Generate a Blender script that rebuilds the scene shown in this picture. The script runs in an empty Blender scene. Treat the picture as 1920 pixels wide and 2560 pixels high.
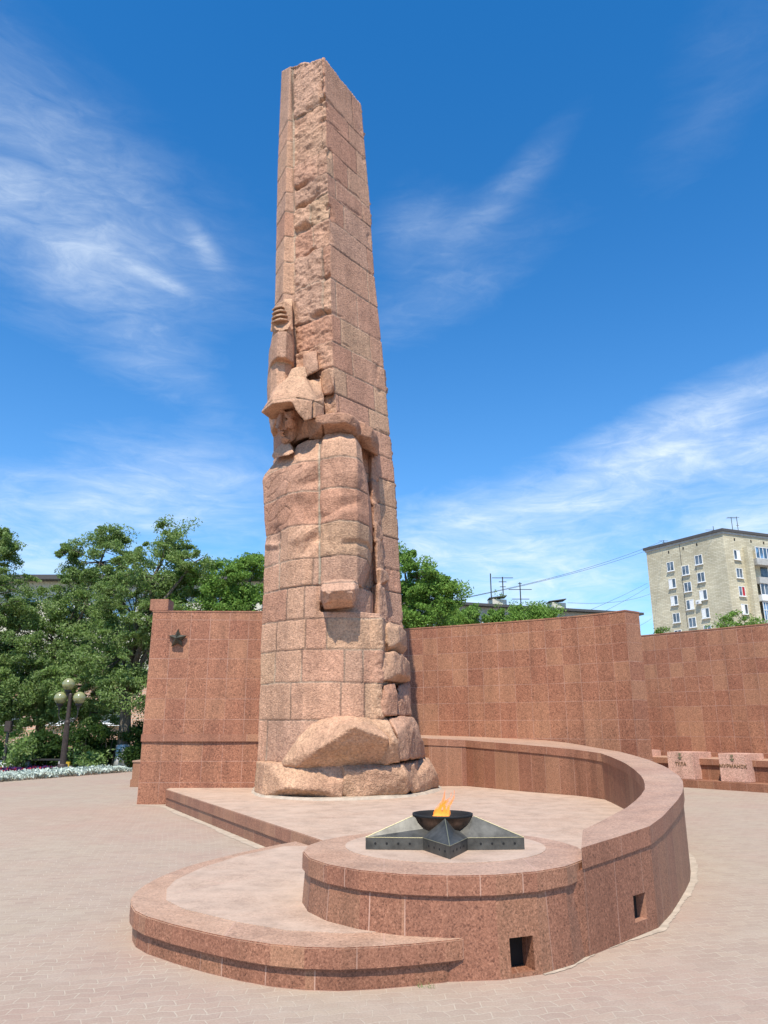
import bpy, bmesh, math, random
import numpy as np
from mathutils import Vector, Matrix
R_ = math.radians
sc = bpy.context.scene
COL = sc.collection
# ------------------------------------------------------------------ camera
F = 1610.0; CX = 829.5; CY = 1106.0; PITCH = R_(16.06); H = 1.65     # a 1659 x 2212 frame
cp, sp = math.cos(PITCH), math.sin(PITCH)
cam = bpy.data.objects.new('camera', bpy.data.cameras.new('camera')); COL.objects.link(cam)
cam.location = (0, 0, H); cam.rotation_euler = (math.pi/2 + PITCH, 0, 0)
cam.data.sensor_fit = 'VERTICAL'; cam.data.angle_y = 2*math.atan(CY/F)
cam.data.clip_end = 4000; sc.camera = cam
# ------------------------------------------------------------------ light
SUN_EL, SUN_AZ = R_(58), R_(-11)            # azimuth of the sun seen from the place, off straight behind the camera
sv = Vector((math.sin(SUN_AZ)*math.cos(SUN_EL), -math.cos(SUN_AZ)*math.cos(SUN_EL), math.sin(SUN_EL)))
sun = bpy.data.objects.new('sun', bpy.data.lights.new('sun', 'SUN')); COL.objects.link(sun)
sun.data.energy = 4.6; sun.data.angle = R_(0.5); sun.data.color = (1.0, .935, .83)
sun.rotation_euler = sv.to_track_quat('Z', 'Y').to_euler(); sun.location = (0, 0, 40)
sc.view_settings.view_transform = 'Standard'; sc.view_settings.look = 'None'
sc.view_settings.exposure = 0.42; sc.view_settings.gamma = 1

class NT:
    """tiny node-tree writer"""
    def __init__(s, tree): s.t = tree
    def n(s, typ, **kw):
        nd = s.t.nodes.new(typ)
        ins = kw.pop('ins', {})
        for k, v in kw.items(): setattr(nd, k, v)
        for k, v in ins.items():
            sock = nd.inputs[k]
            if isinstance(v, bpy.types.NodeSocket): s.t.links.new(v, sock)
            else: sock.default_value = v
        return nd
    def math(s, op, a, b=0.0, c=0.0, clamp=False):
        nd = s.t.nodes.new('ShaderNodeMath'); nd.operation = op; nd.use_clamp = clamp
        for i, v in enumerate((a, b, c)):
            if isinstance(v, bpy.types.NodeSocket): s.t.links.new(v, nd.inputs[i])
            else: nd.inputs[i].default_value = v
        return nd.outputs[0]
    def mix(s, f, a, b, blend='MIX'):
        nd = s.t.nodes.new('ShaderNodeMix'); nd.data_type = 'RGBA'; nd.blend_type = blend
        for sock, v in ((nd.inputs[0], f), (nd.inputs[6], a), (nd.inputs[7], b)):
            if isinstance(v, bpy.types.NodeSocket): s.t.links.new(v, sock)
            elif isinstance(v, (int, float)): sock.default_value = v
            else: sock.default_value = (*v[:3], 1)
        return nd.outputs[2]
    def ramp(s, f, pts, interp='LINEAR'):
        nd = s.t.nodes.new('ShaderNodeValToRGB'); cr = nd.color_ramp; cr.interpolation = interp
        while len(cr.elements) < len(pts): cr.elements.new(.5)
        for e, (p, c) in zip(cr.elements, pts):
            e.position = p; e.color = (*c, 1) if isinstance(c, (tuple, list)) else (c, c, c, 1)
        s.t.links.new(f, nd.inputs[0]); return nd.outputs[0]

# sky: Nishita plus high cirrus drawn in sky directions
w = bpy.data.worlds.new('World'); sc.world = w; w.use_nodes = True
w.node_tree.nodes.clear(); N = NT(w.node_tree)
sky = N.n('ShaderNodeTexSky', sky_type='NISHITA', sun_disc=False, sun_elevation=SUN_EL, sun_rotation=math.pi - SUN_AZ,
          altitude=200, air_density=1.0, dust_density=.35, ozone_density=3.0)
hsv = N.n('ShaderNodeHueSaturation', ins={'Saturation': 1.20, 'Value': 1.27, 'Color': N.mix(1.0, sky.outputs[0], (.83, 1.09, 1.27), 'MULTIPLY')})
tc = N.n('ShaderNodeTexCoord'); sep = N.n('ShaderNodeSeparateXYZ', ins={0: tc.outputs['Generated']})
az = N.math('ARCTAN2', sep.outputs[0], sep.outputs[1]); el = N.math('ARCSINE', sep.outputs[2])
def cloud_blob(a, e, ra, re, rot):
    ca, sa = math.cos(R_(rot)), math.sin(R_(rot))
    da = N.math('SUBTRACT', az, R_(a)); de = N.math('SUBTRACT', el, R_(e))
    u = N.math('DIVIDE', N.math('ADD', N.math('MULTIPLY', da, ca), N.math('MULTIPLY', de, sa)), R_(ra))
    v = N.math('DIVIDE', N.math('SUBTRACT', N.math('MULTIPLY', de, ca), N.math('MULTIPLY', da, sa)), R_(re))
    r2 = N.math('ADD', N.math('MULTIPLY', u, u), N.math('MULTIPLY', v, v))
    return N.math('POWER', 2.718, N.math('MULTIPLY', r2, -1.0))
def sky_dir(px, py):
    x, u = (px-CX)/F, (CY-py)/F
    X, Y, Z = x, cp - sp*u, sp + cp*u
    return math.degrees(math.atan2(X, Y)), math.degrees(math.asin(Z/math.sqrt(X*X+Y*Y+Z*Z)))
acc = None
for px, py, ra, re, rot, wt in [(40, 450, 17, 2.6, -8, .42), (120, 330, 16, 5, -22, .17), (330, 500, 14, 5, -10, .18), (100, 600, 14, 5, -22, .24), (60, 240, 10, 3, -20, .3),
                            (1500, 900, 12, 2.4, 14, .75), (1640, 980, 9, 2.8, 5, .65), (1090, 420, 7, 1.4, 30, .30), (900, 500, 5, 3.0, 10, .30), (960, 640, 12, 3, 22, .24),
                            (150, 1100, 16, 3.4, 2, 1.0), (420, 1020, 11, 2.6, -12, .62), (120, 1240, 18, 3.4, 0, .7),
                            (960, 1210, 12, 4.5, 20, 1.0), (1280, 1060, 13, 2.6, 14, .85), (1180, 1290, 20, 6, 0, 1.05), (1640, 1110, 7, 3.0, 22, .9),
                            (300, 720, 14, 3, -35, .30), (335, 597, 3.6, .6, -14, .55), (440, 530, 2.6, .9, -42, .50), (1560, 170, 10, 4, 40, .10)]:
    a, e = sky_dir(px, py)
    b = N.math('MULTIPLY', cloud_blob(a, e, ra*.80, re*.85, rot), wt)
    acc = b if acc is None else N.math('ADD', acc, b)
cv = N.n('ShaderNodeCombineXYZ', ins={0: N.math('MULTIPLY', az, 2.6), 1: N.math('MULTIPLY', el, 9.0), 2: 0.0})
wrp = N.n('ShaderNodeTexNoise', ins={'Vector': cv.outputs[0], 'Scale': 1.1, 'Detail': 3.0})
wv = N.n('ShaderNodeVectorMath', operation='MULTIPLY_ADD', ins={0: wrp.outputs['Color'], 1: (.55, .55, 0), 2: cv.outputs[0]})
n1 = N.n('ShaderNodeTexNoise', ins={'Vector': wv.outputs[0], 'Scale': 1.9, 'Detail': 10.0, 'Roughness': .60})
n2 = N.n('ShaderNodeTexNoise', ins={'Vector': wv.outputs[0], 'Scale': 6.5, 'Detail': 9.0, 'Roughness': .68, 'Distortion': .6})
nz = N.math('ADD', N.math('MULTIPLY', n1.outputs[0], .62), N.math('MULTIPLY', n2.outputs[0], .38))
m = N.math('MULTIPLY', N.math('MINIMUM', acc, 1.15), N.ramp(nz, [(.30, .10), (.50, .48), (.68, 1.0)]))
m = N.math('MINIMUM', N.math('MULTIPLY', m, .80), .85)
hzn = N.math('MULTIPLY', N.math('POWER', 2.718, N.math('MULTIPLY', N.math('MAXIMUM', el, 0.0), -5.5)), .45)
m = N.math('MAXIMUM', m, hzn)
skc = N.mix(m, hsv.outputs[0], (7.4, 8.2, 8.9))
bg = N.n('ShaderNodeBackground', ins={'Color': skc, 'Strength': .10})
wo = N.n('ShaderNodeOutputWorld', ins={0: bg.outputs[0]})

# ------------------------------------------------------------------ projection helpers (turn a pixel of the 1659 x 2212 frame into a point)
def P(px, py, d):
    x, u = (px-CX)/F, (CY-py)/F; Y = cp - sp*u; s = d/Y
    return Vector((x*s, d, H + (sp + cp*u)*s))
def G(px, py, z=0.0):
    x, u = (px-CX)/F, (CY-py)/F; s = (z-H)/(sp + cp*u)
    return Vector((x*s, (cp - sp*u)*s, z))
def colX(px, d, z): return (px-CX)/F*(d*cp + (z-H)*sp)
def rowY(d, z): return CY - F*((z-H)*cp - d*sp)/(d*cp + (z-H)*sp)
def Zat(py, d):
    u = (CY-py)/F; return H + (sp + cp*u)*d/(cp - sp*u)
def S(x, y): return (x/1.1573, y/1.1573)       # full-size photo pixels to frame pixels
# ------------------------------------------------------------------ object helpers
def tag(o, label=None, cat=None, group=None, kind=None):
    if label: o['label'] = label
    if cat: o['category'] = cat
    if group: o['group'] = group
    if kind: o['kind'] = kind
    return o
def empty(name, label, cat, loc=(0, 0, 0), group=None):
    o = bpy.data.objects.new(name, None); COL.objects.link(o); o.location = loc; o.empty_display_size = .2
    return tag(o, label, cat, group)
def link(name, me, mat, parent=None):
    o = bpy.data.objects.new(name, me); COL.objects.link(o)
    if mat is not None:
        me.materials.clear(); me.materials.append(mat)
    if parent:
        o.parent = parent; o.matrix_parent_inverse = Matrix.Translation(parent.matrix_basis.translation).inverted() if parent.type == 'EMPTY' else Matrix()
    return o
def mesh(name, vs, fs, mat, parent=None, uvs=None, smooth=False):
    me = bpy.data.meshes.new(name); me.from_pydata([tuple(v) for v in vs], [], fs); me.validate()
    if uvs is not None:
        ul = me.uv_layers.new(name='UVMap')
        for p in me.polygons:
            for li in p.loop_indices: ul.data[li].uv = uvs[me.loops[li].vertex_index]
    if smooth: me.polygons.foreach_set('use_smooth', [True]*len(me.polygons))
    return link(name, me, mat, parent)
class MB:
    def __init__(s): s.v = []; s.f = []; s.uv = {}
    def box(s, c, size, rz=0, tilt=None):
        x, y, z = [a/2 for a in size]; M = Matrix.Rotation(rz, 3, 'Z'); b = len(s.v)
        if tilt is not None: M = tilt
        for dx, dy, dz in [(-x,-y,-z),(x,-y,-z),(x,y,-z),(-x,y,-z),(-x,-y,z),(x,-y,z),(x,y,z),(-x,y,z)]:
            s.v.append(Vector(c) + M @ Vector((dx, dy, dz)))
        s.f += [tuple(b+i for i in q) for q in [(0,3,2,1),(4,5,6,7),(0,1,5,4),(1,2,6,5),(2,3,7,6),(3,0,4,7)]]; return s
    def lathe(s, c, prof, n=20, a0=0):
        b = len(s.v); c = Vector(c)
        for r, z in prof:
            for i in range(n):
                a = a0 + 2*math.pi*i/n; s.v.append(c + Vector((r*math.cos(a), r*math.sin(a), z)))
        for k in range(len(prof)-1):
            for i in range(n):
                j = (i+1) % n; s.f.append((b+k*n+i, b+k*n+j, b+(k+1)*n+j, b+(k+1)*n+i))
        s.f.append(tuple(b+i for i in reversed(range(n)))); s.f.append(tuple(b+(len(prof)-1)*n+i for i in range(n))); return s
    def tube(s, pts, rad, n=6):
        pts = [Vector(p) for p in pts]; rs = rad if isinstance(rad, (list, tuple)) else [rad]*len(pts); b = len(s.v)
        for i, p in enumerate(pts):
            t = (pts[min(i+1, len(pts)-1)] - pts[max(i-1, 0)]).normalized()
            a = t.orthogonal().normalized() if abs(t.z) > .95 else Vector((0, 0, 1)).cross(t).normalized(); c = t.cross(a)
            for k in range(n):
                q = 2*math.pi*k/n; s.v.append(p + (a*math.cos(q) + c*math.sin(q))*rs[i])
        for i in range(len(pts)-1):
            for k in range(n):
                j = (k+1) % n; s.f.append((b+i*n+k, b+i*n+j, b+(i+1)*n+j, b+(i+1)*n+k))
        s.f.append(tuple(b+k for k in reversed(range(n)))); s.f.append(tuple(b+(len(pts)-1)*n+k for k in range(n))); return s
    def prism(s, poly, z0, z1):
        b = len(s.v); n = len(poly)
        zz0 = z0 if isinstance(z0, (list, tuple)) else [z0]*n; zz1 = z1 if isinstance(z1, (list, tuple)) else [z1]*n
        for (p, z) in zip(poly, zz0): s.v.append(Vector((p[0], p[1], z)))
        for (p, z) in zip(poly, zz1): s.v.append(Vector((p[0], p[1], z)))
        s.f.append(tuple(b+i for i in reversed(range(n)))); s.f.append(tuple(b+n+i for i in range(n)))
        for i in range(n):
            j = (i+1) % n; s.f.append((b+i, b+j, b+n+j, b+n+i))
        return s
    def build(s, name, mat, parent=None, smooth=False, bevel=0):
        o = mesh(name, s.v, s.f, mat, parent, smooth=smooth)
        bm = bmesh.new(); bm.from_mesh(o.data); bmesh.ops.recalc_face_normals(bm, faces=bm.faces)
        if bevel: bmesh.ops.bevel(bm, geom=[e for e in bm.edges if len(e.link_faces) == 2 and e.calc_face_angle(0) > .5], offset=bevel, segments=2, affect='EDGES', clamp_overlap=True)
        bm.to_mesh(o.data); bm.free(); return o
def ccw(poly):
    a = sum(poly[i][0]*poly[(i+1) % len(poly)][1] - poly[(i+1) % len(poly)][0]*poly[i][1] for i in range(len(poly)))
    return poly if a > 0 else poly[::-1]
# world-space side UVs so that tiles wrap walls: u runs along the outline, v is the height
def side_uv(o, origin=0.0):
    me = o.data; ul = me.uv_layers.new(name='UVMap') if not me.uv_layers else me.uv_layers[0]
    for p in me.polygons:
        n = p.normal
        for li in p.loop_indices:
            c = me.vertices[me.loops[li].vertex_index].co
            if abs(n.z) > .6: ul.data[li].uv = (c.x, c.y)
            else: ul.data[li].uv = (c.x*(-n.y) + c.y*n.x + origin, c.z)
# ------------------------------------------------------------------ numpy noise
def _h(i, j, k, s):
    n = (i*374761393 + j*668265263 + k*2147483647 + s*974711) & 0xffffffff
    n = ((n ^ (n >> 13))*1274126177) & 0xffffffff; n = ((n ^ (n >> 16))*2246822519) & 0xffffffff
    return ((n ^ (n >> 15)) & 0xffffff)/float(0xffffff)
def vnoise(p, seed=0):
    f = np.floor(p).astype(np.int64); t = p - f; t = t*t*(3-2*t); r = 0
    for dx in (0, 1):
        for dy in (0, 1):
            for dz in (0, 1):
                wgt = (t[:, 0] if dx else 1-t[:, 0])*(t[:, 1] if dy else 1-t[:, 1])*(t[:, 2] if dz else 1-t[:, 2])
                r = r + wgt*_h(f[:, 0]+dx, f[:, 1]+dy, f[:, 2]+dz, seed)
    return r*2-1
def fbm(p, scale, octs=4, seed=0, rough=.5, ridged=False):
    r = 0; a = 1; tot = 0; q = p*scale
    for o in range(octs):
        v = vnoise(q, seed+o*17)
        if ridged: v = 1-2*np.abs(v)
        r = r + a*v; tot += a; a *= rough; q = q*2.03 + 11.7
    return r/tot

# ------------------------------------------------------------------ materials
def newmat(name, rough=.8, spec=.3, metal=0.0):
    m = bpy.data.materials.new(name); m.use_nodes = True; m.node_tree.nodes.clear(); n = NT(m.node_tree)
    b = n.n('ShaderNodeBsdfPrincipled'); o = n.n('ShaderNodeOutputMaterial', ins={0: b.outputs[0]})
    b.inputs['Roughness'].default_value = rough; b.inputs['Specular IOR Level'].default_value = spec; b.inputs['Metallic'].default_value = metal
    n.b = b; n.o = o; return m, n
def lk(n, out, name): n.t.links.new(out, n.b.inputs[name])
def bump(n, h, strength, dist, normal=None):
    nd = n.n('ShaderNodeBump', ins={'Height': h, 'Strength': strength, 'Distance': dist})
    if normal is not None: n.t.links.new(normal, nd.inputs['Normal'])
    n.t.links.new(nd.outputs[0], n.b.inputs['Normal']); return nd.outputs[0]
def plain(name, col, rough=.7, metal=0.0, spec=.4, var=.15, scale=8.0, bmp=0.0):
    m, n = newmat(name, rough, spec, metal)
    tc = n.n('ShaderNodeTexCoord'); nz = n.n('ShaderNodeTexNoise', ins={'Vector': tc.outputs['Object'], 'Scale': scale, 'Detail': 6.0, 'Roughness': .65})
    c = n.mix(n.ramp(nz.outputs[0], [(.3, 0.0), (.7, 1.0)]), [v*(1-var) for v in col], [min(1, v*(1+var)) for v in col])
    lk(n, c, 'Base Color')
    if bmp: bump(n, nz.outputs[0], .5, bmp)
    return m
def granite(name, c1, c2, tile=None, mortar=(.50, .30, .22), msize=.006, rough=.55, speck=55.0, polish=.35, tonevar=.5, contrast=.75, rot=0.0, sandy=0.0):
    """speckled red granite; tile=(w,h) draws slab joints in UV metres"""
    m, n = newmat(name, rough, polish)
    tc = n.n('ShaderNodeTexCoord'); obj = tc.outputs['Object']
    n1 = n.n('ShaderNodeTexNoise', ins={'Vector': obj, 'Scale': speck, 'Detail': 3.0, 'Roughness': .7, 'Distortion': .8})
    n2 = n.n('ShaderNodeTexVoronoi', ins={'Vector': obj, 'Scale': speck*1.15})
    n3 = n.n('ShaderNodeTexNoise', ins={'Vector': obj, 'Scale': .9, 'Detail': 5.0, 'Roughness': .6})
    n4 = n.n('ShaderNodeTexNoise', ins={'Vector': obj, 'Scale': speck*.28, 'Detail': 4.0, 'Roughness': .7})
    base = n.mix(n.ramp(n3.outputs[0], [(.32, 0.0), (.68, 1.0)]), c1, c2)
    dark = [v*(1-contrast) for v in c1]; lite = [min(1, v*(1+contrast*.75)+.03*contrast) for v in c2]
    c = n.mix(n.ramp(n1.outputs[0], [(.36, .95), (.47, 0.0)]), base, dark)
    c = n.mix(n.ramp(n1.outputs[0], [(.53, 0.0), (.63, .85)]), c, lite)
    c = n.mix(n.ramp(n2.outputs['Color'], [(.35, 0.0), (1.0, .35)]), c, lite)
    c = n.mix(n.ramp(n4.outputs[0], [(.35, .22), (.6, 0.0)]), c, dark)
    bh = n1.outputs[0]
    if tile:
        mp = n.n('ShaderNodeMapping', ins={'Vector': tc.outputs['UV'], 'Rotation': (0, 0, rot)})
        br = n.n('ShaderNodeTexBrick', offset=0.0, ins={'Vector': mp.outputs[0], 'Scale': 1.0, 'Brick Width': tile[0], 'Row Height': tile[1], 'Mortar Size': msize,
                 'Mortar Smooth': .2, 'Bias': 0.0, 'Color1': (0, 0, 0, 1), 'Color2': (1, 1, 1, 1), 'Mortar': (.5, .5, .5, 1)})
        t = n.math('SUBTRACT', br.outputs['Color'], .5)
        c = n.mix(n.math('MULTIPLY', n.math('MAXIMUM', t, 0.0), tonevar*1.6), c, (.50, .29, .16))
        c = n.mix(n.math('MULTIPLY', n.math('MAXIMUM', n.math('MULTIPLY', t, -1.0), 0.0), tonevar*1.6), c, (.22, .075, .05))
        nj = n.n('ShaderNodeTexNoise', ins={'Vector': obj, 'Scale': 1.7, 'Detail': 3.0})
        c = n.mix(n.math('MULTIPLY', br.outputs['Fac'], n.ramp(nj.outputs[0], [(.35, .25), (.65, .95)])), c, mortar)
        bh = n.math('SUBTRACT', n.math('MULTIPLY', n1.outputs[0], .35), n.math('MULTIPLY', br.outputs['Fac'], 1.0))
    if sandy:
        ns = n.n('ShaderNodeTexNoise', ins={'Vector': obj, 'Scale': 1.4, 'Detail': 8.0, 'Roughness': .7, 'Distortion': .6})
        c = n.mix(n.math('MULTIPLY', n.ramp(ns.outputs[0], [(.36, .25), (.62, 1.0)]), sandy), c, (.50, .37, .275))
    mpz = n.n('ShaderNodeMapping', ins={'Vector': obj, 'Scale': (3.2, 3.2, .22)})
    ns2 = n.n('ShaderNodeTexNoise', ins={'Vector': mpz.outputs[0], 'Scale': 1.0, 'Detail': 6.0, 'Roughness': .65})
    c = n.mix(1.0, c, n.ramp(ns2.outputs[0], [(.30, .80), (.50, 1.0), (.72, 1.13)]), 'MULTIPLY')
    lk(n, c, 'Base Color'); bump(n, bh, .5, .005)
    return m
M = {}
M['gran_wall'] = granite('granite_wall_slabs', (.27, .104, .057), (.33, .146, .079), (.452, .452), speck=38, tonevar=.27, msize=.006, mortar=(.46, .27, .20))
M['gran_side'] = granite('granite_side_panels', (.225, .092, .051), (.285, .130, .073), (.46, 3.0), speck=66, tonevar=.26, msize=.005, contrast=.72)
M['gran_cap'] = granite('granite_coping', (.375, .215, .135), (.445, .272, .175), (1.1, 4.0), speck=56, tonevar=.20, msize=.005, contrast=.55, sandy=.25)
M['gran_top'] = granite('granite_worn_top', (.385, .258, .180), (.44, .308, .218), (1.2, 1.2), speck=40, tonevar=.12, msize=.008, contrast=.35, rot=.7, sandy=.8, rough=.7)
M['gran_band'] = granite('granite_edge_band', (.265, .112, .063), (.33, .153, .088), (.62, 3.0), speck=66, tonevar=.32, msize=.005, contrast=.66)
M['gran_pink'] = granite('granite_pink_pedestal', (.52, .30, .22), (.60, .37, .28), None, speck=40, contrast=.6)
M['bronze'] = plain('aged_bronze', (.105, .100, .086), .52, .6, .5, .45, 9, .002)
M['bronze_bowl'] = plain('stained_bronze_bowl', (.10, .062, .042), .5, .6, .5, .6, 14, .002)
M['soot_and_hole_dark'] = plain('sooty_black', (.012, .012, .012), .8)  # soot inside the bowl, and the painted darkness of the star's vent holes
M['brass_edge'] = plain('rubbed_brass_edge', (.38, .34, .20), .5, .7)
M['dark_star'] = plain('dark_patinated_star', (.075, .085, .070), .38, .6, .5, .4, 12)
M['letters'] = plain('weathered_bronze_letters', (.30, .19, .10), .5, .6)
M['opening_shade'] = plain('dark_duct', (.02, .018, .016), .95)  # near-black that paints in the darkness of openings
M['white'] = plain('white_window_plastic', (.78, .78, .76), .5)
M['concrete'] = plain('grey_concrete', (.42, .41, .38), .85, 0, .2, .2, 2)
M['roof'] = plain('dark_roof_edge', (.075, .07, .068), .8)
M['post'] = plain('brown_painted_iron', (.060, .042, .034), .55, .2, .4, .25, 10)
M['yellow'] = plain('yellow_box_paint', (.55, .36, .03), .6)
M['iron'] = plain('dull_iron', (.05, .048, .045), .6, .4)
M['sand'] = plain('dry_cement_sand', (.42, .345, .265), .95, 0, .1, .22, 6, .01)
M['whitewash'] = plain('whitewash', (.60, .60, .58), .9, 0, .1, .3, 14)
M['stucco'] = plain('pale_stucco', (.60, .56, .45), .9)

def glassmat(name, col, rough=.12):
    m, n = newmat(name, rough, .9)
    tc = n.n('ShaderNodeTexCoord'); nz = n.n('ShaderNodeTexNoise', ins={'Vector': tc.outputs['Object'], 'Scale': .8, 'Detail': 3.0})
    lk(n, n.mix(n.ramp(nz.outputs[0], [(.4, 0.0), (.6, 1.0)]), [v*.5 for v in col], [v*1.5 for v in col]), 'Base Color'); return m
M['glass'] = glassmat('window_glass', (.09, .11, .13))
M['glass_blue'] = glassmat('painted_sky_glass', (.10, .19, .30))  # reflected sky put into the base colour as blue

# stone of the monument: base colour comes with the mesh (tone of each block), speckle and chisel marks are procedural
def stone_material(name, bstr):
    m, n = newmat(name, .85, .2)
    at = n.n('ShaderNodeAttribute', attribute_name='stone'); tc = n.n('ShaderNodeTexCoord'); obj = tc.outputs['Object']
    n1 = n.n('ShaderNodeTexNoise', ins={'Vector': obj, 'Scale': 21.0, 'Detail': 5.0, 'Roughness': .8})
    n2 = n.n('ShaderNodeTexNoise', ins={'Vector': obj, 'Scale': 2.3, 'Detail': 6.0, 'Roughness': .7})
    n3 = n.n('ShaderNodeTexVoronoi', ins={'Vector': obj, 'Scale': 34.0})
    sp = n.ramp(n1.outputs[0], [(.33, .55), (.48, .98), (.66, 1.38)])
    c = n.mix(1.0, at.outputs['Color'], sp, 'MULTIPLY')
    c = n.mix(1.0, c, n.ramp(n2.outputs[0], [(.30, .80), (.55, 1.0), (.75, 1.10)]), 'MULTIPLY')
    mpz = n.n('ShaderNodeMapping', ins={'Vector': obj, 'Scale': (2.6, 2.6, .3)})
    ns2 = n.n('ShaderNodeTexNoise', ins={'Vector': mpz.outputs[0], 'Scale': 1.0, 'Detail': 6.0, 'Roughness': .65})
    c = n.mix(1.0, c, n.ramp(ns2.outputs[0], [(.30, .82), (.50, 1.0), (.70, 1.14)]), 'MULTIPLY')
    c = n.mix(n.ramp(n3.outputs['Color'], [(.5, 0.0), (1.0, .16)]), c, (.30, .14, .10))
    lk(n, c, 'Base Color')
    hh = n.math('ADD', n1.outputs[0], n.math('MULTIPLY', n3.outputs['Distance'], .8))
    bump(n, hh, bstr, .03); return m
M['stone'] = stone_material("hewn_pink_granite", .48)

# paving: interlocking zig-zag pavers
def paving():
    m, n = newmat('zigzag_pavers', .9, .15)
    tc = n.n('ShaderNodeTexCoord'); mp = n.n('ShaderNodeMapping', ins={'Vector': tc.outputs['Object'], 'Rotation': (0, 0, R_(-14))})
    wob = n.n('ShaderNodeTexNoise', ins={'Vector': mp.outputs[0], 'Scale': .7, 'Detail': 2.0})
    wv = n.n('ShaderNodeVectorMath', operation='MULTIPLY_ADD', ins={0: wob.outputs['Color'], 1: (.10, .10, 0), 2: mp.outputs[0]})
    sx = n.n('ShaderNodeSeparateXYZ', ins={0: wv.outputs[0]})
    zig = n.math('MULTIPLY', n.math('PINGPONG', sx.outputs[0], .0875), .26)
    zig2 = n.math('MULTIPLY', n.math('PINGPONG', sx.outputs[1], .094), .22)
    v = n.n('ShaderNodeCombineXYZ', ins={0: n.math('ADD', sx.outputs[0], zig2), 1: n.math('ADD', sx.outputs[1], zig), 2: 0.0})
    br = n.n('ShaderNodeTexBrick', offset=.5, ins={'Vector': v.outputs[0], 'Scale': 1.0, 'Brick Width': .175, 'Row Height': .094, 'Mortar Size': .0055, 'Mortar Smooth': .35,
             'Color1': (.0, 0, 0, 1), 'Color2': (1, 1, 1, 1), 'Mortar': (.5, .5, .5, 1)})
    big = n.n('ShaderNodeTexNoise', ins={'Vector': tc.outputs['Object'], 'Scale': .33, 'Detail': 5.0, 'Roughness': .6})
    med = n.n('ShaderNodeTexNoise', ins={'Vector': tc.outputs['Object'], 'Scale': 3.0, 'Detail': 8.0, 'Roughness': .75})
    fin = n.n('ShaderNodeTexNoise', ins={'Vector': tc.outputs['Object'], 'Scale': 70.0, 'Detail': 4.0, 'Roughness': .7})
    c = n.mix(n.ramp(big.outputs[0], [(.40, 0.0), (.60, 1.0)]), (.385, .270, .205), (.39, .308, .228))
    c = n.mix(n.math('MULTIPLY', br.outputs['Color'], .42), c, (.29, .21, .165))
    c = n.mix(n.ramp(med.outputs[0], [(.45, 0.0), (.75, .5)]), c, (.44, .36, .285))
    jn = n.n('ShaderNodeTexNoise', ins={'Vector': tc.outputs['Object'], 'Scale': 2.2, 'Detail': 4.0})
    c = n.mix(n.math('MULTIPLY', br.outputs['Fac'], n.ramp(jn.outputs[0], [(.35, .25), (.65, .85)])), c, (.47, .39, .295))
    c = n.mix(1.0, c, n.ramp(fin.outputs[0], [(.3, .86), (.7, 1.1)]), 'MULTIPLY')
    st = n.n('ShaderNodeTexNoise', ins={'Vector': tc.outputs['Object'], 'Scale': 9.0, 'Detail': 3.0})
    c = n.mix(n.ramp(st.outputs[0], [(.745, 0.0), (.78, .7)]), c, (.17, .12, .09))
    lk(n, c, 'Base Color')
    hh = n.math('SUBTRACT', n.math('MULTIPLY', fin.outputs[0], .3), br.outputs['Fac'])
    bump(n, hh, .5, .006); return m
M['paving'] = paving()
M['grass'] = plain('dry_grass_soil', (.12, .115, .05), .95, 0, .1, .5, 2.5)
M['asphalt'] = plain('pale_path', (.50, .46, .38), .95, 0, .1, .1, 2)
def brickmat(name, c1, c2, mort, bw, rh, ms, uv=True):
    m, n = newmat(name, .9, .15); tc = n.n('ShaderNodeTexCoord')
    br = n.n('ShaderNodeTexBrick', offset=.5, ins={'Vector': tc.outputs['UV'], 'Scale': 1.0, 'Brick Width': bw, 'Row Height': rh, 'Mortar Size': ms, 'Mortar Smooth': .3,
             'Color1': (*c1, 1), 'Color2': (*c2, 1), 'Mortar': (*mort, 1)})
    nz = n.n('ShaderNodeTexNoise', ins={'Vector': tc.outputs['Object'], 'Scale': .25, 'Detail': 5.0})
    lk(n, n.mix(1.0, br.outputs['Color'], n.ramp(nz.outputs[0], [(.3, .78), (.7, 1.12)]), 'MULTIPLY'), 'Base Color')
    bump(n, br.outputs['Fac'], .3, .02); return m
M['brick_y'] = brickmat('yellow_silicate_brick', (.52, .46, .32), (.66, .60, .44), (.40, .35, .24), .9, .24, .035)
M['brick_r'] = brickmat('pink_brick', (.52, .30, .20), (.60, .36, .25), (.5, .42, .34), .5, .16, .02)

# ------------------------------------------------------------------ ground
ext = 900
tag(mesh('ground', [(-ext, -60, 0), (ext, -60, 0), (ext, 1600, 0), (-ext, 1600, 0)], [(0, 1, 2, 3)], M['paving']), kind='structure')
lawn = [G(-260, 1692), G(0, 1678), G(290, 1662), G(420, 1660)]
tag(mesh('lawn', [(p.x, p.y, .004) for p in lawn] + [(60, 90, .004), (-120, 90, .004)], [(0, 1, 2, 3, 4, 5)], M['grass']), kind='structure')
pth = [G(-60, 1632), G(115, 1626), G(118, 1640), G(-60, 1650)]
tag(mesh('path', [(p.x, p.y, .009) for p in pth], [(3, 2, 1, 0)], M['asphalt']), kind='structure')

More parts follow.
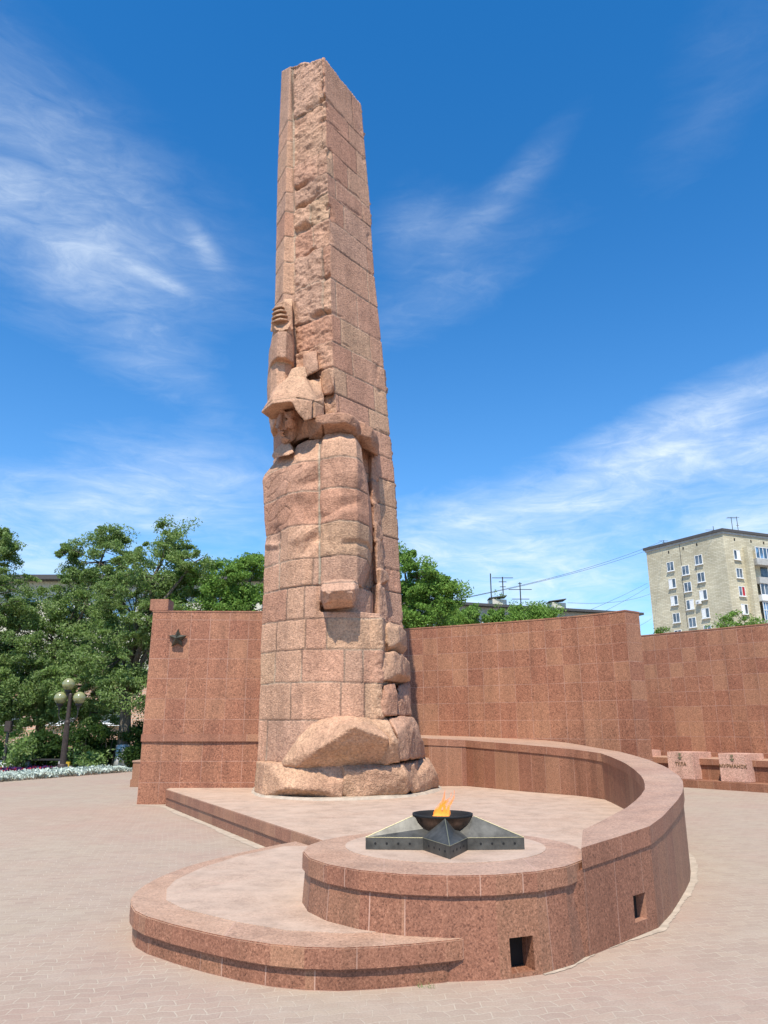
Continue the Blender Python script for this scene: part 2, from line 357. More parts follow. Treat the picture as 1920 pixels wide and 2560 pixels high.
# ------------------------------------------------------------------ platform, low step, drum, parapet
ZP, ZS, ZD = .34, .26, .65
DC = Vector((.50, 6.88)); DR = 1.185
def interp_poly(pts, n):
    pts = [Vector(p) for p in pts]; L = [0]
    for a, b in zip(pts, pts[1:]): L.append(L[-1] + (b-a).length)
    out = []
    for i in range(n):
        t = L[-1]*i/(n-1); k = 0
        while k < len(L)-2 and L[k+1] < t: k += 1
        f = (t-L[k])/max(1e-6, L[k+1]-L[k]); out.append(pts[k].lerp(pts[k+1], f))
    return out
outer_px = [(1453,2120,.75),(1495,2108,.76),(1536.6,2095.7,.77),(1575,2084,.785),(1606.5,2074,.80),(1640,2057,.82),(1665,2034,.84),(1692,2007,.87),(1708,1983,.91),(1709,1958,.96),(1700,1941.5,1.0),
            (1667,1916,1.06),(1621.5,1896,1.12),(1550.6,1877,1.18),(1420,1859,1.26),(1289,1846.5,1.33),(1160,1839,1.39),(1060,1834.5,1.435)]
inner_px = [(1457,2075,.75),(1510,2048,.79),(1563,2021.5,.83),(1596,1992,.89),(1611,1973,.93),(1612.7,1961,.96),(1607.6,1944,.99),(1586,1925,1.03),(1563,1911,1.06),(1525,1893.4,1.12),(1500,1884.6,1.15),
            (1440,1875,1.20),(1380,1867,1.25),(1289,1857.5,1.31),(1160,1846.5,1.38),(1060,1841,1.43)]
outer3 = [G(*S(a, b), c) for a, b, c in outer_px]; inner3 = [G(*S(a, b), c) for a, b, c in inner_px]
outer3.append(Vector((-1.2, 22.6, 1.45))); inner3.append(Vector((-1.2, 21.9, 1.45)))
NPAR = 40
OUT = interp_poly(outer3, NPAR); INN = interp_poly(inner3, NPAR)
plat_edge = [(-4.745, 17.25), (-.748, 9.68), (.05, 8.0), (.3, 7.2), (1.45, 6.95)]
plat_poly = plat_edge + [(p.x+.02, p.y) for p in INN[1:]] + [(-4.745, 18.6)]
ppoly = ccw(plat_poly)
def inset_poly(poly, d):
    out = []; n = len(poly)
    for i in range(n):
        a, b, c = Vector(poly[i-1]), Vector(poly[i]), Vector(poly[(i+1) % n])
        e1 = (b-a).normalized(); e2 = (c-b).normalized(); n1 = Vector((-e1.y, e1.x)); n2 = Vector((-e2.y, e2.x))
        m_ = (n1+n2); m_ = m_.normalized()*(d/max(.4, m_.normalized().dot(n1))); out.append((b.x+m_.x, b.y+m_.y))
    return out
pt = empty('granite_platform', 'wide worn pink granite platform under the obelisk, with a two-tier red edge on its left', 'platform', (-2, 13, 0))
o = MB().prism(ppoly, .17, ZP).build('top_slab', M['gran_top'], pt, bevel=.008); side_uv(o); o.data.materials.append(M['gran_band'])
for p in o.data.polygons: p.material_index = 0 if p.normal.z > .5 else 1
o = MB().prism(inset_poly(ppoly, .02), -.02, .168).build('base_course', M['gran_side'], pt); side_uv(o)

def arc_pts(c, r, a0, a1, n): return [(c[0]+r*math.cos(R_(a0+(a1-a0)*i/n)), c[1]+r*math.sin(R_(a0+(a1-a0)*i/n))) for i in range(n+1)]
STEP = [(.55, 5.772), (.219, 5.649), (-.291, 5.545), (-.765, 5.635), (-1.26, 5.925), (-1.842, 6.40), (-2.08, 6.78), (-2.21, 7.3), (-2.20, 7.9), (-2.08, 8.5), (-1.865, 9.04), (-1.5, 9.75), (-1.131, 10.33), (-.62, 9.5), (.1, 8.2), (.55, 7.2)]
STEP = [(x*.986, y*.986) for x, y in STEP]
def crom(P_, k):        # smooth the open curve through the first k points
    out = []
    for i in range(k-1):
        a, b, c, d = [Vector(P_[max(0, min(k-1, q))]) for q in (i-1, i, i+1, i+2)]
        for t in (0, .5): out.append(tuple(.5*((2*b)+(c-a)*t+(2*a-5*b+4*c-d)*t*t+(3*b-a-3*c+d)*t**3)))
    return out + list(P_[k-1:])
STEP = crom(STEP, 13)
st = empty('crescent_step', 'low crescent-shaped granite step curving round the left of the flame pedestal', 'step', (-1, 7, 0))
sp1 = ccw(STEP)
o = MB().prism(sp1, .126, ZS).build('top_slab', M['gran_cap'], st, bevel=.008); side_uv(o); o.data.materials.append(M['gran_band'])
for p in o.data.polygons: p.material_index = 0 if p.normal.z > .5 else 1
o = MB().prism([(min(x, .47), y) for x, y in inset_poly(sp1, .032)], -.02, .125).build('base_course', M['gran_side'], st); side_uv(o)
inner_step = ccw([(.3, 6.0), (-.28, 5.90), (-.70, 5.98), (-1.10, 6.22), (-1.60, 6.62), (-1.84, 6.95), (-1.96, 7.4), (-1.99, 7.8), (-1.89, 8.45), (-1.63, 9.2), (-1.22, 9.9), (-.95, 9.9), (-.6, 9.3), (.0, 8.0), (.3, 7.2)]); inner_step = [(x*.986, y*.986) for x, y in inner_step]
o = MB().prism(inner_step, ZS-.01, ZS+.004).build('inner_paving', M['gran_top'], st); side_uv(o)

def boolean_cut(o, cutters):
    for c in cutters:
        md = o.modifiers.new('cut', 'BOOLEAN'); md.operation = 'DIFFERENCE'; md.object = c; md.solver = 'EXACT'
    dg = bpy.context.evaluated_depsgraph_get(); me = bpy.data.meshes.new_from_object(o.evaluated_get(dg)); o.modifiers.clear(); old = o.data; o.data = me
    for c in cutters: bpy.data.objects.remove(c, do_unlink=True)
dr = empty('flame_pedestal', 'round faceted granite drum with a projecting rim, in front, carrying the bronze star', 'pedestal', (DC.x, DC.y, 0))
ND = 22
dpoly = [(DC.x+DR*math.cos(2*math.pi*(i+.35)/ND), DC.y+DR*math.sin(2*math.pi*(i+.35)/ND)) for i in range(ND)]
dpi = [(DC.x+(DR-.024)*math.cos(2*math.pi*(i+.35)/ND), DC.y+(DR-.024)*math.sin(2*math.pi*(i+.35)/ND)) for i in range(ND)]
o = MB().prism(dpoly, .512, ZD).build('rim_slab', M['gran_cap'], dr, bevel=.008); side_uv(o); o.data.materials.append(M['gran_band'])
for p in o.data.polygons: p.material_index = 0 if p.normal.z > .5 else 1
mbw = MB().prism(dpi, -.02, .511)
for k_ in range(ND): mbw.v[k_] = Vector((DC.x+(DR+.012)*math.cos(2*math.pi*(k_+.35)/ND), DC.y+(DR+.012)*math.sin(2*math.pi*(k_+.35)/ND), -.02))
wall = mbw.build('drum_wall', M['gran_side'], dr)
hc = G(1112, 2100); ang = math.atan2(hc.y-DC.y, hc.x-DC.x)
cut = MB().box((DC.x+DR*math.cos(ang), DC.y+DR*math.sin(ang), .135), (.55, .19, .215), ang).build('cutter', M['opening_shade'])
bpy.context.view_layer.update(); boolean_cut(wall, [cut]); side_uv(wall)
o = MB().box((DC.x+(DR-.17)*math.cos(ang), DC.y+(DR-.17)*math.sin(ang), .135), (.03, .188, .212), ang).build('duct_shade_sheet', M['opening_shade'], dr)  # added black sheet, paints the shade inside the opening
dtop = [(.53+.87*math.cos(2*math.pi*i/40), 7.08+.89*math.sin(2*math.pi*i/40)) for i in range(40)]
o = MB().prism(dtop, ZD-.01, ZD+.004).build('inner_paving', M['gran_top'], dr); side_uv(o)
# parapet: rises as it curls back to the obelisk
def loft(nameA, A, B, zb, zt, mat, parent, capmat=None, closed_ends=True):
    n = len(A); vs = []; uv = []
    L = [0]
    for i in range(1, n): L.append(L[-1] + (Vector(A[i][:2])-Vector(A[i-1][:2])).length)
    for i in range(n):
        vs += [(A[i][0], A[i][1], zb[i]), (A[i][0], A[i][1], zt[i]), (B[i][0], B[i][1], zt[i]), (B[i][0], B[i][1], zb[i])]
    fs = []
    for i in range(n-1):
        a = 4*i; b = 4*i+4
        for k in range(4):
            fs.append((a+k, b+k, b+(k+1) % 4, a+(k+1) % 4))
    fs.append((0, 1, 2, 3)); fs.append((4*n-1, 4*n-2, 4*n-3, 4*n-4))
    me = bpy.data.meshes.new(nameA); me.from_pydata(vs, [], fs)
    bm = bmesh.new(); bm.from_mesh(me); bmesh.ops.recalc_face_normals(bm, faces=bm.faces); bm.to_mesh(me); bm.free()
    ul = me.uv_layers.new(name='UVMap')
    for p in me.polygons:
        for li in p.loop_indices:
            vi = me.loops[li].vertex_index; i, k = divmod(vi, 4); c = me.vertices[vi].co
            ul.data[li].uv = (L[i], c.z + (0 if abs(p.normal.z) < .6 else (.3 if k in (2, 3) else 0)))
    o = link(nameA, me, mat, parent)
    if capmat:
        me.materials.append(capmat)
        for p in me.polygons:
            if p.normal.z > .5: p.material_index = 1
    return o
pa = empty('curved_parapet', 'curved granite parapet rising from the flame pedestal back round to the obelisk', 'parapet', (4, 12, 0))
zt = [p.z for p in OUT]; zi = [(a.z+b.z)/2 for a, b in zip(OUT, INN)]
BAND = [.145]*NPAR
cap = loft('coping', OUT, INN, [z-.15 for z in zi], zi, M['gran_band'], pa, M['gran_cap'])
def shrink(A, B, d): return [a + (b-a).normalized()*d for a, b in zip(A, B)]
lean = .05
bodyO = shrink(OUT, INN, .018); bodyI = shrink(INN, OUT, .022)
body = loft('parapet_wall', [Vector((1.16, 6.02, 0))]+bodyO, [Vector((1.0, 6.9, 0))]+bodyI, [-.02]*(NPAR+1), [.50]+[z-.151 for z in zi], M['gran_side'], pa)
hp = G(1374, 2020, .0)
best = min(range(NPAR-1), key=lambda i: (Vector(OUT[i][:2])-Vector(hp[:2])).length)
dd = (Vector(OUT[best+1][:2])-Vector(OUT[best-1][:2])).normalized(); a_ = math.atan2(dd.y, dd.x)
hz_ = .205
tgt = Vector(G(1388, 2014, 0)[:2]); cand = []
for i_ in range(1, NPAR-1):
    for t_ in (0, .25, .5, .75):
        q_ = Vector(bodyO[i_][:2]).lerp(Vector(bodyO[i_+1][:2]), t_); cand.append(((q_/q_.y*tgt.y-tgt).length + abs(q_.y-tgt.y)*.3, q_.x, q_.y, i_))
cand.sort(); bo = Vector(cand[0][1:3]); best = cand[0][3]
dd = (Vector(bodyO[best+1][:2])-Vector(bodyO[best][:2])).normalized(); a_ = math.atan2(dd.y, dd.x)
cut = MB().box((bo.x, bo.y, hz_), (.22, .5, .20), a_).build('cutter', M['opening_shade'])
bpy.context.view_layer.update(); me_old = body.data; boolean_cut(body, [cut])
nin = Vector((-dd.y, dd.x))
o = MB().box((bo.x+nin.x*.10, bo.y+nin.y*.10, hz_), (.22, .02, .20), a_).build('duct_shade_sheet', M['opening_shade'], pa)  # black sheet added so the opening's depth reads as shade
# sandy mortar strip along the foot of drum and parapet
def ragged(o, pts, w0, w1, seed, z=.004):
    rnd = random.Random(seed); vs = []; n = len(pts); ph = [rnd.uniform(0, 6) for _ in range(5)]
    for i, p in enumerate(pts):
        t = (Vector(pts[min(i+1, n-1)][:2])-Vector(pts[max(i-1, 0)][:2])).normalized(); nn = Vector((t.y, -t.x))
        q_ = sum(math.sin(i*f_+ph_)/(k_+1) for k_, (f_, ph_) in enumerate(zip((.045, .11, .27, .6, 1.3), ph)))/2.3; wd = w0 + (w1-w0)*(.5+.5*q_) + rnd.uniform(-.006, .006)
        vs += [(p[0]-nn.x*.06, p[1]-nn.y*.06, z), (p[0]+nn.x*wd, p[1]+nn.y*wd, z+.0)]
    return vs, [(2*i, 2*i+1, 2*i+3, 2*i+2) for i in range(n-1)]
ftp = interp_poly([Vector((p[0], p[1], 0)) for p in arc_pts(DC, DR-.045, -60, -25, 8)] + [Vector((p.x, p.y, 0)) for p in bodyO[2:26]], 420)
vs, fs = ragged(None, ftp, .03, .11, 3)
tag(mesh('sand_along_parapet', vs, fs, M['sand']), 'pale cement sand spread along the foot of the parapet', 'sand', kind='stuff')
ftp = interp_poly([Vector((-5.5, 17.5, 0)), Vector((-4.74, 17.2, 0)), Vector((-1.3, 10.7, 0))], 300)
vs, fs = ragged(None, [(-p[0]*0+p[0], p[1]) for p in ftp][::-1], -.0, .12, 5)
vs, fs = ragged(None, [(p[0]-.02, p[1]-.02) for p in ftp], .03, .13, 5)
tag(mesh('sand_along_platform', vs, fs, M['sand']), 'pale cement sand spread along the foot of the platform edge', 'sand', kind='stuff')

# ------------------------------------------------------------------ bronze star burner
SCN = Vector((.515, 7.04)); r0, r1 = .705, .318
star = empty('bronze_star', 'low five-pointed bronze star with rows of round vents, on the round pedestal', 'star', (SCN.x, SCN.y, ZD))
pts = []
for i in range(10):
    a = -math.pi/2 + math.pi*i/5; r = r0 if i % 2 == 0 else r1
    pts.append(Vector((SCN.x+r*math.cos(a), SCN.y+r*math.sin(a), 0)))
z0, z1, za = ZD+.006, ZD+.100, ZD+.355
vs = [p+Vector((0, 0, z0)) for p in pts] + [p+Vector((0, 0, z1)) for p in pts]
mesh('star_base', vs, [(i, (i+1) % 10, 10+(i+1) % 10, 10+i) for i in range(10)] + [tuple(reversed(range(10)))], M['bronze'], star)
ap = Vector((SCN.x, SCN.y, za)); valley_z = z1+.03
mesh('star_roof', [p+Vector((0, 0, z1)) for p in pts] + [(p+Vector((0, 0, z1))).lerp(ap, .60) if i % 2 == 0 else Vector((SCN.x, SCN.y, ZD+.168))+(p-Vector((SCN.x, SCN.y, 0)))*(.17/r1) for i, p in enumerate(pts)], [(i, (i+1) % 10, 10+(i+1) % 10, 10+i) for i in range(10)], M['bronze'], star)
eb = MB()
for i in range(0, 10, 2): eb.tube([pts[i]+Vector((0, 0, z1)), (pts[i]+Vector((0, 0, z1))).lerp(ap, .60)], .0032, 4)
for i in range(10): eb.tube([pts[i]+Vector((0, 0, z1)), pts[(i+1) % 10]+Vector((0, 0, z1))], .0024, 4)
eb.build('edge_trim', M['brass_edge'], star)
for i in (0, 1, 2, 7, 8, 9):
    a, b = pts[i], pts[(i+1) % 10]; t = (b-a).normalized(); nn = Vector((t.y, -t.x, 0))
    for k in range(4):
        f = (.17+.2*k) if i % 2 == 0 else 1-(.17+.2*k)
        c = a.lerp(b, f)+Vector((0, 0, (z0+z1)/2)); mb = MB(); q = len(mb.v)
        for s_ in (.0, .002):
            for j in range(10):
                an = 2*math.pi*j/10; mb.v.append(c + nn*(s_+.0005) + t*.010*math.cos(an) + Vector((0, 0, .010*math.sin(an))))
        mb.f.append(tuple(range(10, 20))); mb.f += [(j, (j+1) % 10, 10+(j+1) % 10, 10+j) for j in range(10)]
        mb.build('vent_dark_disc', M['soot_and_hole_dark'], star)  # raised dark disc, the shade of a hole given as colour
bowl = empty('fire_bowl', 'round dark bronze fire bowl sunk into the middle of the bronze star', 'bowl', (SCN.x, SCN.y, ZD))
mb = MB()
prof = [(.10, .06), (.16, .09), (.205, .125), (.235, .165), (.254, .205), (.262, .247), (.265, .249), (.266, .268), (.252, .268), (.25, .245), (.20, .16), (.12, .12), (.0001, .11)]
mb.lathe((SCN.x, SCN.y, ZD), prof, 40)
o = mb.build('bowl_shell', M['bronze_bowl'], bowl, smooth=False); o.data.materials.append(M['soot_and_hole_dark'])
for p in o.data.polygons:
    c = p.center; rr = math.hypot(c.x-SCN.x, c.y-SCN.y); p.use_smooth = True
    if c.z > ZD+.248 or (c.z > ZD+.105 and p.normal.z > 0 and rr < .25): p.material_index = 1
# flame
fm = bpy.data.materials.new('flame'); fm.use_nodes = True; fm.node_tree.nodes.clear(); n = NT(fm.node_tree)
tc = n.n('ShaderNodeTexCoord'); s3 = n.n('ShaderNodeSeparateXYZ', ins={0: tc.outputs['Generated']})
lw = n.n('ShaderNodeLayerWeight', ins={'Blend': .35}); nz = n.n('ShaderNodeTexNoise', ins={'Vector': tc.outputs['Object'], 'Scale': 22.0, 'Detail': 3.0})
fc = n.ramp(n.math('ADD', n.math('MULTIPLY', s3.outputs[2], .6), n.math('MULTIPLY', nz.outputs[0], .55)), [(.25, (1, .50, .12)), (.5, (1, .27, .04)), (.8, (.95, .19, .025)), (1.0, (.8, .12, .02))])
em = n.n('ShaderNodeEmission', ins={'Color': fc, 'Strength': 1.5}); tr = n.n('ShaderNodeBsdfTransparent')
al = n.math('MULTIPLY', n.math('SUBTRACT', 1.0, lw.outputs['Facing'], 0, True), n.ramp(nz.outputs[0], [(.38, .10), (.60, .9)]))
al = n.math('MULTIPLY', al, n.ramp(s3.outputs[2], [(0.0, .95), (.6, .8), (1.0, .25)]))
mx = n.n('ShaderNodeMixShader', ins={0: al, 1: tr.outputs[0], 2: em.outputs[0]}); n.n('ShaderNodeOutputMaterial', ins={0: mx.outputs[0]})
rnd = random.Random(5); mb = MB()
for k in range(20):
    bx, by = rnd.uniform(-.06, .06), rnd.uniform(-.05, .05); hh = rnd.uniform(.07, .21)*(1 if k > 4 else 1.3)
    pts_ = []; rs = []
    for j in range(9):
        t = j/8; pts_.append((SCN.x-.03+bx*(1-.3*t)+t*hh*.42+.012*math.sin(9*t+k), SCN.y+by+.010*math.cos(7*t+2*k), ZD+.20+t*hh+.0))
        rs.append(.002+.020*math.sin(math.pi*min(1, (t*.85+.12)))**1.2*(1-t*.55))
    mb.tube(pts_, rs, 8)
fl = mb.build('flame', fm, None, smooth=True); tag(fl, 'orange gas flame blowing to the right out of the fire bowl', 'flame')

# ------------------------------------------------------------------ memorial walls
def wall_loft(nm, pts, thick, ztop, label, cap_over=.010, batter=.0):
    """pts run left to right as seen from the camera (front face foot)"""
    wl = empty(nm, label, 'wall', (pts[0][0], pts[0][1], 0))
    A = [Vector((p[0], p[1], 0)) for p in pts]; n = len(A); B = []
    for i in range(n):
        t = (A[min(i+1, n-1)]-A[max(i-1, 0)]).normalized(); B.append(A[i] + Vector((-t.y, t.x, 0))*thick)
    o = loft('slab_facing', A, B, [-.02]*n, [ztop]*n, M['gran_wall'], wl)
    A2 = [a + (a-b).normalized()*cap_over for a, b in zip(A, B)]; B2 = [b + (b-a).normalized()*cap_over for a, b in zip(A, B)]
    A2[0] = A2[0] + (A2[0]-A2[1]).normalized()*cap_over; B2[0] = B2[0] + (B2[0]-B2[1]).normalized()*cap_over
    A2[-1] = A2[-1] + (A2[-1]-A2[-2]).normalized()*cap_over; B2[-1] = B2[-1] + (B2[-1]-B2[-2]).normalized()*cap_over
    loft('coping', A2, B2, [ztop+.001]*n, [ztop+.035]*n, M['gran_band'], wl)
    return wl
p0 = G(295, 1738); dl = p0.y
zl = Zat(1322, dl)
pL = [(p0.x, p0.y), (-4.2, dl+.06), (-2.6, dl+.10), (-1.6, dl+.6)]
wl = wall_loft('memorial_wall', pL, .55, zl, 'tall red granite wall left of the obelisk, bearing a dark star')
zb = Zat(1586, dl)
mb = MB(); mb.box(((p0.x-2.6)/2-.01, dl+.035, zb-.08), (abs(p0.x+2.6)+.02, .045, .165), math.atan2(.10, abs(p0.x+2.6)))
o = mb.build('ledge', M['gran_band'], wl, bevel=.006); side_uv(o)
xb = colX(330, dl+.25, zl+.2); xb2 = colX(369, dl+.25, zl+.2)
o = MB().box(((xb+xb2)/2, dl+.27, zl+.045+.135), (xb2-xb, .46, .27)).build('top_block', M['gran_band'], wl, bevel=.006); side_uv(o)
# star on that wall
sc0 = P(383.5, 1379.5, dl-.02); sr = 19.0/F*17.2*1.06
ws = []
for i in range(10):
    a = math.pi/2 + math.pi*i/5; r = sr if i % 2 == 0 else sr*.47
    ws.append(Vector((sc0.x+r*math.cos(a), 0, sc0.z+r*math.sin(a)*1.04)))
vs = [v+Vector((0, dl+.01, 0)) for v in ws] + [v+Vector((0, dl-.045, 0)) for v in ws] + [Vector((sc0.x, dl-.16, sc0.z))]
o = mesh('wall_star', vs, [(i, 10+i, 10+(i+1) % 10, (i+1) % 10) for i in range(10)] + [(10+i, 20, 10+(i+1) % 10) for i in range(10)], M['dark_star'])
tag(o, 'dark five-pointed metal star high on the left granite wall', 'star')
# stub of a pedestal behind the left wall's edge
q0, q1 = G(283, 1700), G(312, 1700)
stb = empty('low_pedestal', 'low granite block showing behind the left end of the wall with the star', 'pedestal', (q0.x, q0.y, 0))
w_ = q1.x-q0.x; hgt = Zat(1643, q0.y)
o = MB().box(((q0.x+q1.x)/2, q0.y+.4, hgt*.14), (w_+.06, .86, hgt*.30)).build('base_course', M['gran_side'], stb, bevel=.01); side_uv(o)
o = MB().box(((q0.x+q1.x)/2, q0.y+.4, hgt*.62), (w_, .8, hgt*.66)).build('block', M['gran_side'], stb); side_uv(o)
o = MB().box(((q0.x+q1.x)/2, q0.y+.4, hgt*.965), (w_+.05, .85, .05)).build('coping', M['gran_cap'], stb, bevel=.008); side_uv(o)

HW = 4.4
def on_top(px, py, z): return G(px, py, z)
ra, rb, rc = G(868, 1357.5, HW), G(1170, 1335.7, HW), G(1350, 1316.5, HW)
ra2 = ra + (ra-rb).normalized()*2.5
rp = [(ra2.x, ra2.y), (ra.x, ra.y)]
for k in range(1, 9):
    t = k/8; a = (1-t)**2; q = ra*a + (rb*2-(ra+rc)*.5)*(2*t*(1-t)) + rc*t*t; rp.append((q.x, q.y))
wr = wall_loft('memorial_wall', rp, .55, HW-.045, 'tall red granite wall right of the obelisk, ending in a square end before the pedestals')
HW2 = 4.6
sa, sb = G(1366, 1373.5, HW2), G(1659, 1345.5, HW2)
se = sb + (sb-sa).normalized()*6; ss = sa - (sb-sa).normalized()*1.5
wall_loft('memorial_wall', [(ss.x, ss.y), (sa.x, sa.y), (sb.x, sb.y), (se.x, se.y)], .55, HW2-.045, 'tall red granite wall at the far right, behind the city pedestals')
# ledge course at the foot of that wall, and the pedestals with the city names
g0, g1 = G(1480, 1701), G(1659, 1713)
dB = (g1-g0).normalized(); nB = Vector((-dB.y, dB.x, 0)); angB = math.atan2(dB.y, dB.x)
def along(px, back, z):          # the point of the line "back" metres behind the step front that shows at column px
    o_ = g0 + nB*back; k = (px-CX)/F
    # X = k*(Y*cp+(z-H)*sp) with X=o.x+t*dB.x, Y=o.y+t*dB.y
    t = (k*(o_.y*cp+(z-H)*sp) - o_.x)/(dB.x - k*dB.y*cp); return o_ + dB*t
def bbox_line(px0, px1, f, b, z0_, z1_, zr=None):
    a = along(px0, f, (z0_+z1_)/2); b_ = along(px1, f, (z0_+z1_)/2)
    return MB().prism([(a.x, a.y), (b_.x, b_.y), (b_.x+nB.x*(b-f), b_.y+nB.y*(b-f)), (a.x+nB.x*(b-f), a.y+nB.y*(b-f))], z0_, z1_)
zs1 = Zat(1684.5, g0.y); BT = Zat(1637.5, g0.y+.6)
bn = empty('granite_bench', 'low two-tier granite ledge running along the foot of the far right wall', 'ledge', (g0.x, g0.y, 0))
o = bbox_line(1330, 1900, 0, 2.2, -.02, zs1).build('step', M['gran_side'], bn, bevel=.01); side_uv(o)
o = bbox_line(1330, 1900, .62, 2.2, zs1, BT-.17).build('back_rest_wall', M['gran_side'], bn); side_uv(o)
o = bbox_line(1330, 1900, .56, 2.2, BT-.169, BT).build('coping', M['gran_cap'], bn, bevel=.008); side_uv(o); o.data.materials.append(M['gran_band'])
for p in o.data.polygons: p.material_index = 0 if p.normal.z > .5 else 1
def text_on(s, size, pos, parent, name='lettering'):
    cu = bpy.data.curves.new(name, 'FONT'); cu.body = s; cu.size = size; cu.align_x = 'CENTER'; cu.align_y = 'CENTER'; cu.extrude = .008; cu.space_character = 1.05; cu.offset = .0015
    t = bpy.data.objects.new(name, cu); COL.objects.link(t)
    t.rotation_euler = (math.pi/2, 0, angB); t.location = pos; bpy.context.view_layer.update()
    me = bpy.data.meshes.new_from_object(t.evaluated_get(bpy.context.evaluated_depsgraph_get())); me.transform(t.matrix_world)
    bpy.data.objects.remove(t); return link(name, me, M['letters'], parent)
def pedestal(pxl, pxr, pyt, city, label, rr):
    a = along(pxl, .22, .5); ztp = Zat(pyt, a.y)
    pd = empty('city_pedestal', label, 'pedestal', tuple(along((pxl+pxr)/2, .5, 0)), 'pedestals before the far right wall')
    o = bbox_line(pxl, pxr, .22, 1.25, zs1+.001, ztp).build('granite_block', M['gran_pink'], pd, bevel=.01); side_uv(o)
    if city:
        c = along((pxl+pxr)/2, .22, .6)
        hgt_ = ztp-zs1
        text_on(city, .128, tuple(c - nB*.002 + Vector((0, 0, zs1+hgt_*.555-c.z))), pd)
        mb = MB(); cz = zs1+hgt_*.83; cc = Vector((c.x, c.y, cz)) - nB*.006
        mb.box(tuple(cc+Vector((0, 0, .075))), (.075, .012, .05), angB)
        vs_ = []
        for s_ in (0, 1):
            for i in range(10):
                an = math.pi/2+math.pi*i/5; r = .065 if i % 2 == 0 else .028
                vs_.append(cc + dB*r*math.cos(an) + Vector((0, 0, -.02+r*math.sin(an))) - nB*(.012*s_))
        b_ = len(mb.v); mb.v += vs_; mb.f.append(tuple(b_+10+i for i in range(10))); mb.f += [(b_+i, b_+(i+1) % 10, b_+10+(i+1) % 10, b_+10+i) for i in range(10)]
        mb.build('star_emblem', M['brass_edge'], pd)
    return pd
pedestal(1332, 1388, 1619.5, None, 'pale granite pedestal mostly hidden behind the curved parapet', 0)
pedestal(1443, 1498, 1624, 'ТУЛА', 'pale granite pedestal lettered ТУЛА, first fully seen beyond the parapet', 0)
pedestal(1554, 1613, 1627.5, 'МУРМАНСК', 'pale granite pedestal lettered МУРМАНСК, near the right edge of the photo', 0)
# low ledge at the foot of the wall seen above the bench

# ------------------------------------------------------------------ the obelisk with the soldier
PAL = np.array((1.14, 1.06, 1.0))*np.array([(.400, .240, .165), (.385, .225, .157), (.415, .258, .176), (.372, .208, .142), (.410, .268, .178), (.375, .235, .168)])
MORT = np.array((.36, .325, .245))
tabC = ([128, 317, 471, 527, 594, 735, 847, 1000, 1400], [701, 705.6, 710.3, 712.6, 713.8, 717.5, 724.4, 735, 752])
tabR = ([226, 437, 599, 740, 988, 1001, 1165, 1233, 1348, 1700], [780.6, 799.3, 809.9, 825.2, 847.4, 851, 860.4, 864, 872, 888])
tabL1 = ([144, 350, 594, 777, 1000], [634.6, 635, 631, 638.8, 640]); tabL2 = ([144, 350, 594, 640, 1700], [626, 619, 612, 611, 600])
tabL3 = ([154, 350, 562, 640, 660, 780, 850, 1000, 1700], [608, 600, 595.4, 594, 593, 592, 590, 590, 590])
def tabX(tab, d, z): y = rowY(d, z); return colX(float(np.interp(y, tab[0], tab[1])), d, z)
def ring_shaft(z):
    C = (tabX(tabC, 15.8, z), 15.8); R = (tabX(tabR, 17.2, z), 17.2)
    L1 = (tabX(tabL1, 16.52, z), 16.52); L2 = (tabX(tabL2, 16.46, z), 16.46); L3 = (tabX(tabL3, 17.1, z), 17.1)
    return [C, R, (R[0]-1.0, R[1]+.95), (L3[0]+.25, L3[1]+.75), L3, L2, L1]
def remesh_union(pieces, voxel, chops=0, seed=0):
    """pieces: list of (verts, faces or None for the convex hull)"""
    bm = bmesh.new()
    for vs, fs in pieces:
        if fs is None:
            b2 = bmesh.new()
            for v in vs: b2.verts.new(v)
            bmesh.ops.convex_hull(b2, input=b2.verts)
            bmesh.ops.delete(b2, geom=[v for v in b2.verts if not v.link_faces], context='VERTS')
            if chops:
                rc_ = random.Random(seed+len(pieces)*7+len(vs)); pv = [v.co.copy() for v in b2.verts]; cen = sum(pv, Vector())/len(pv)
                for _ in range(chops):
                    dn = Vector((rc_.uniform(-1, 1), rc_.uniform(-1.2, -.1), rc_.uniform(-.8, .9))).normalized(); sup = max((v-cen).dot(dn) for v in pv)
                    res = bmesh.ops.bisect_plane(b2, geom=b2.verts[:]+b2.edges[:]+b2.faces[:], plane_co=cen+dn*sup*(rc_.uniform(.68, .86) if chops > 3 else rc_.uniform(.84, .93)), plane_no=dn, clear_outer=True)
                    ed = [e for e in res['geom_cut'] if isinstance(e, bmesh.types.BMEdge)]
                    if ed: bmesh.ops.holes_fill(b2, edges=ed)
            bmesh.ops.recalc_face_normals(b2, faces=b2.faces)
            me = bpy.data.meshes.new('t'); b2.to_mesh(me); b2.free(); bm.from_mesh(me); bpy.data.meshes.remove(me)
        else:
            b2 = bmesh.new(); vv = [b2.verts.new(v) for v in vs]
            for f in fs: b2.faces.new([vv[i] for i in f])
            bmesh.ops.recalc_face_normals(b2, faces=b2.faces)
            me = bpy.data.meshes.new('t'); b2.to_mesh(me); b2.free(); bm.from_mesh(me); bpy.data.meshes.remove(me)
    me = bpy.data.meshes.new('tmp'); bm.to_mesh(me); bm.free()
    o = bpy.data.objects.new('tmp', me); COL.objects.link(o)
    md = o.modifiers.new('r', 'REMESH'); md.mode = 'VOXEL'; md.voxel_size = voxel; md.use_smooth_shade = True
    bpy.context.view_layer.update()
    out = bpy.data.meshes.new_from_object(o.evaluated_get(bpy.context.evaluated_depsgraph_get()))
    bpy.data.objects.remove(o); return out
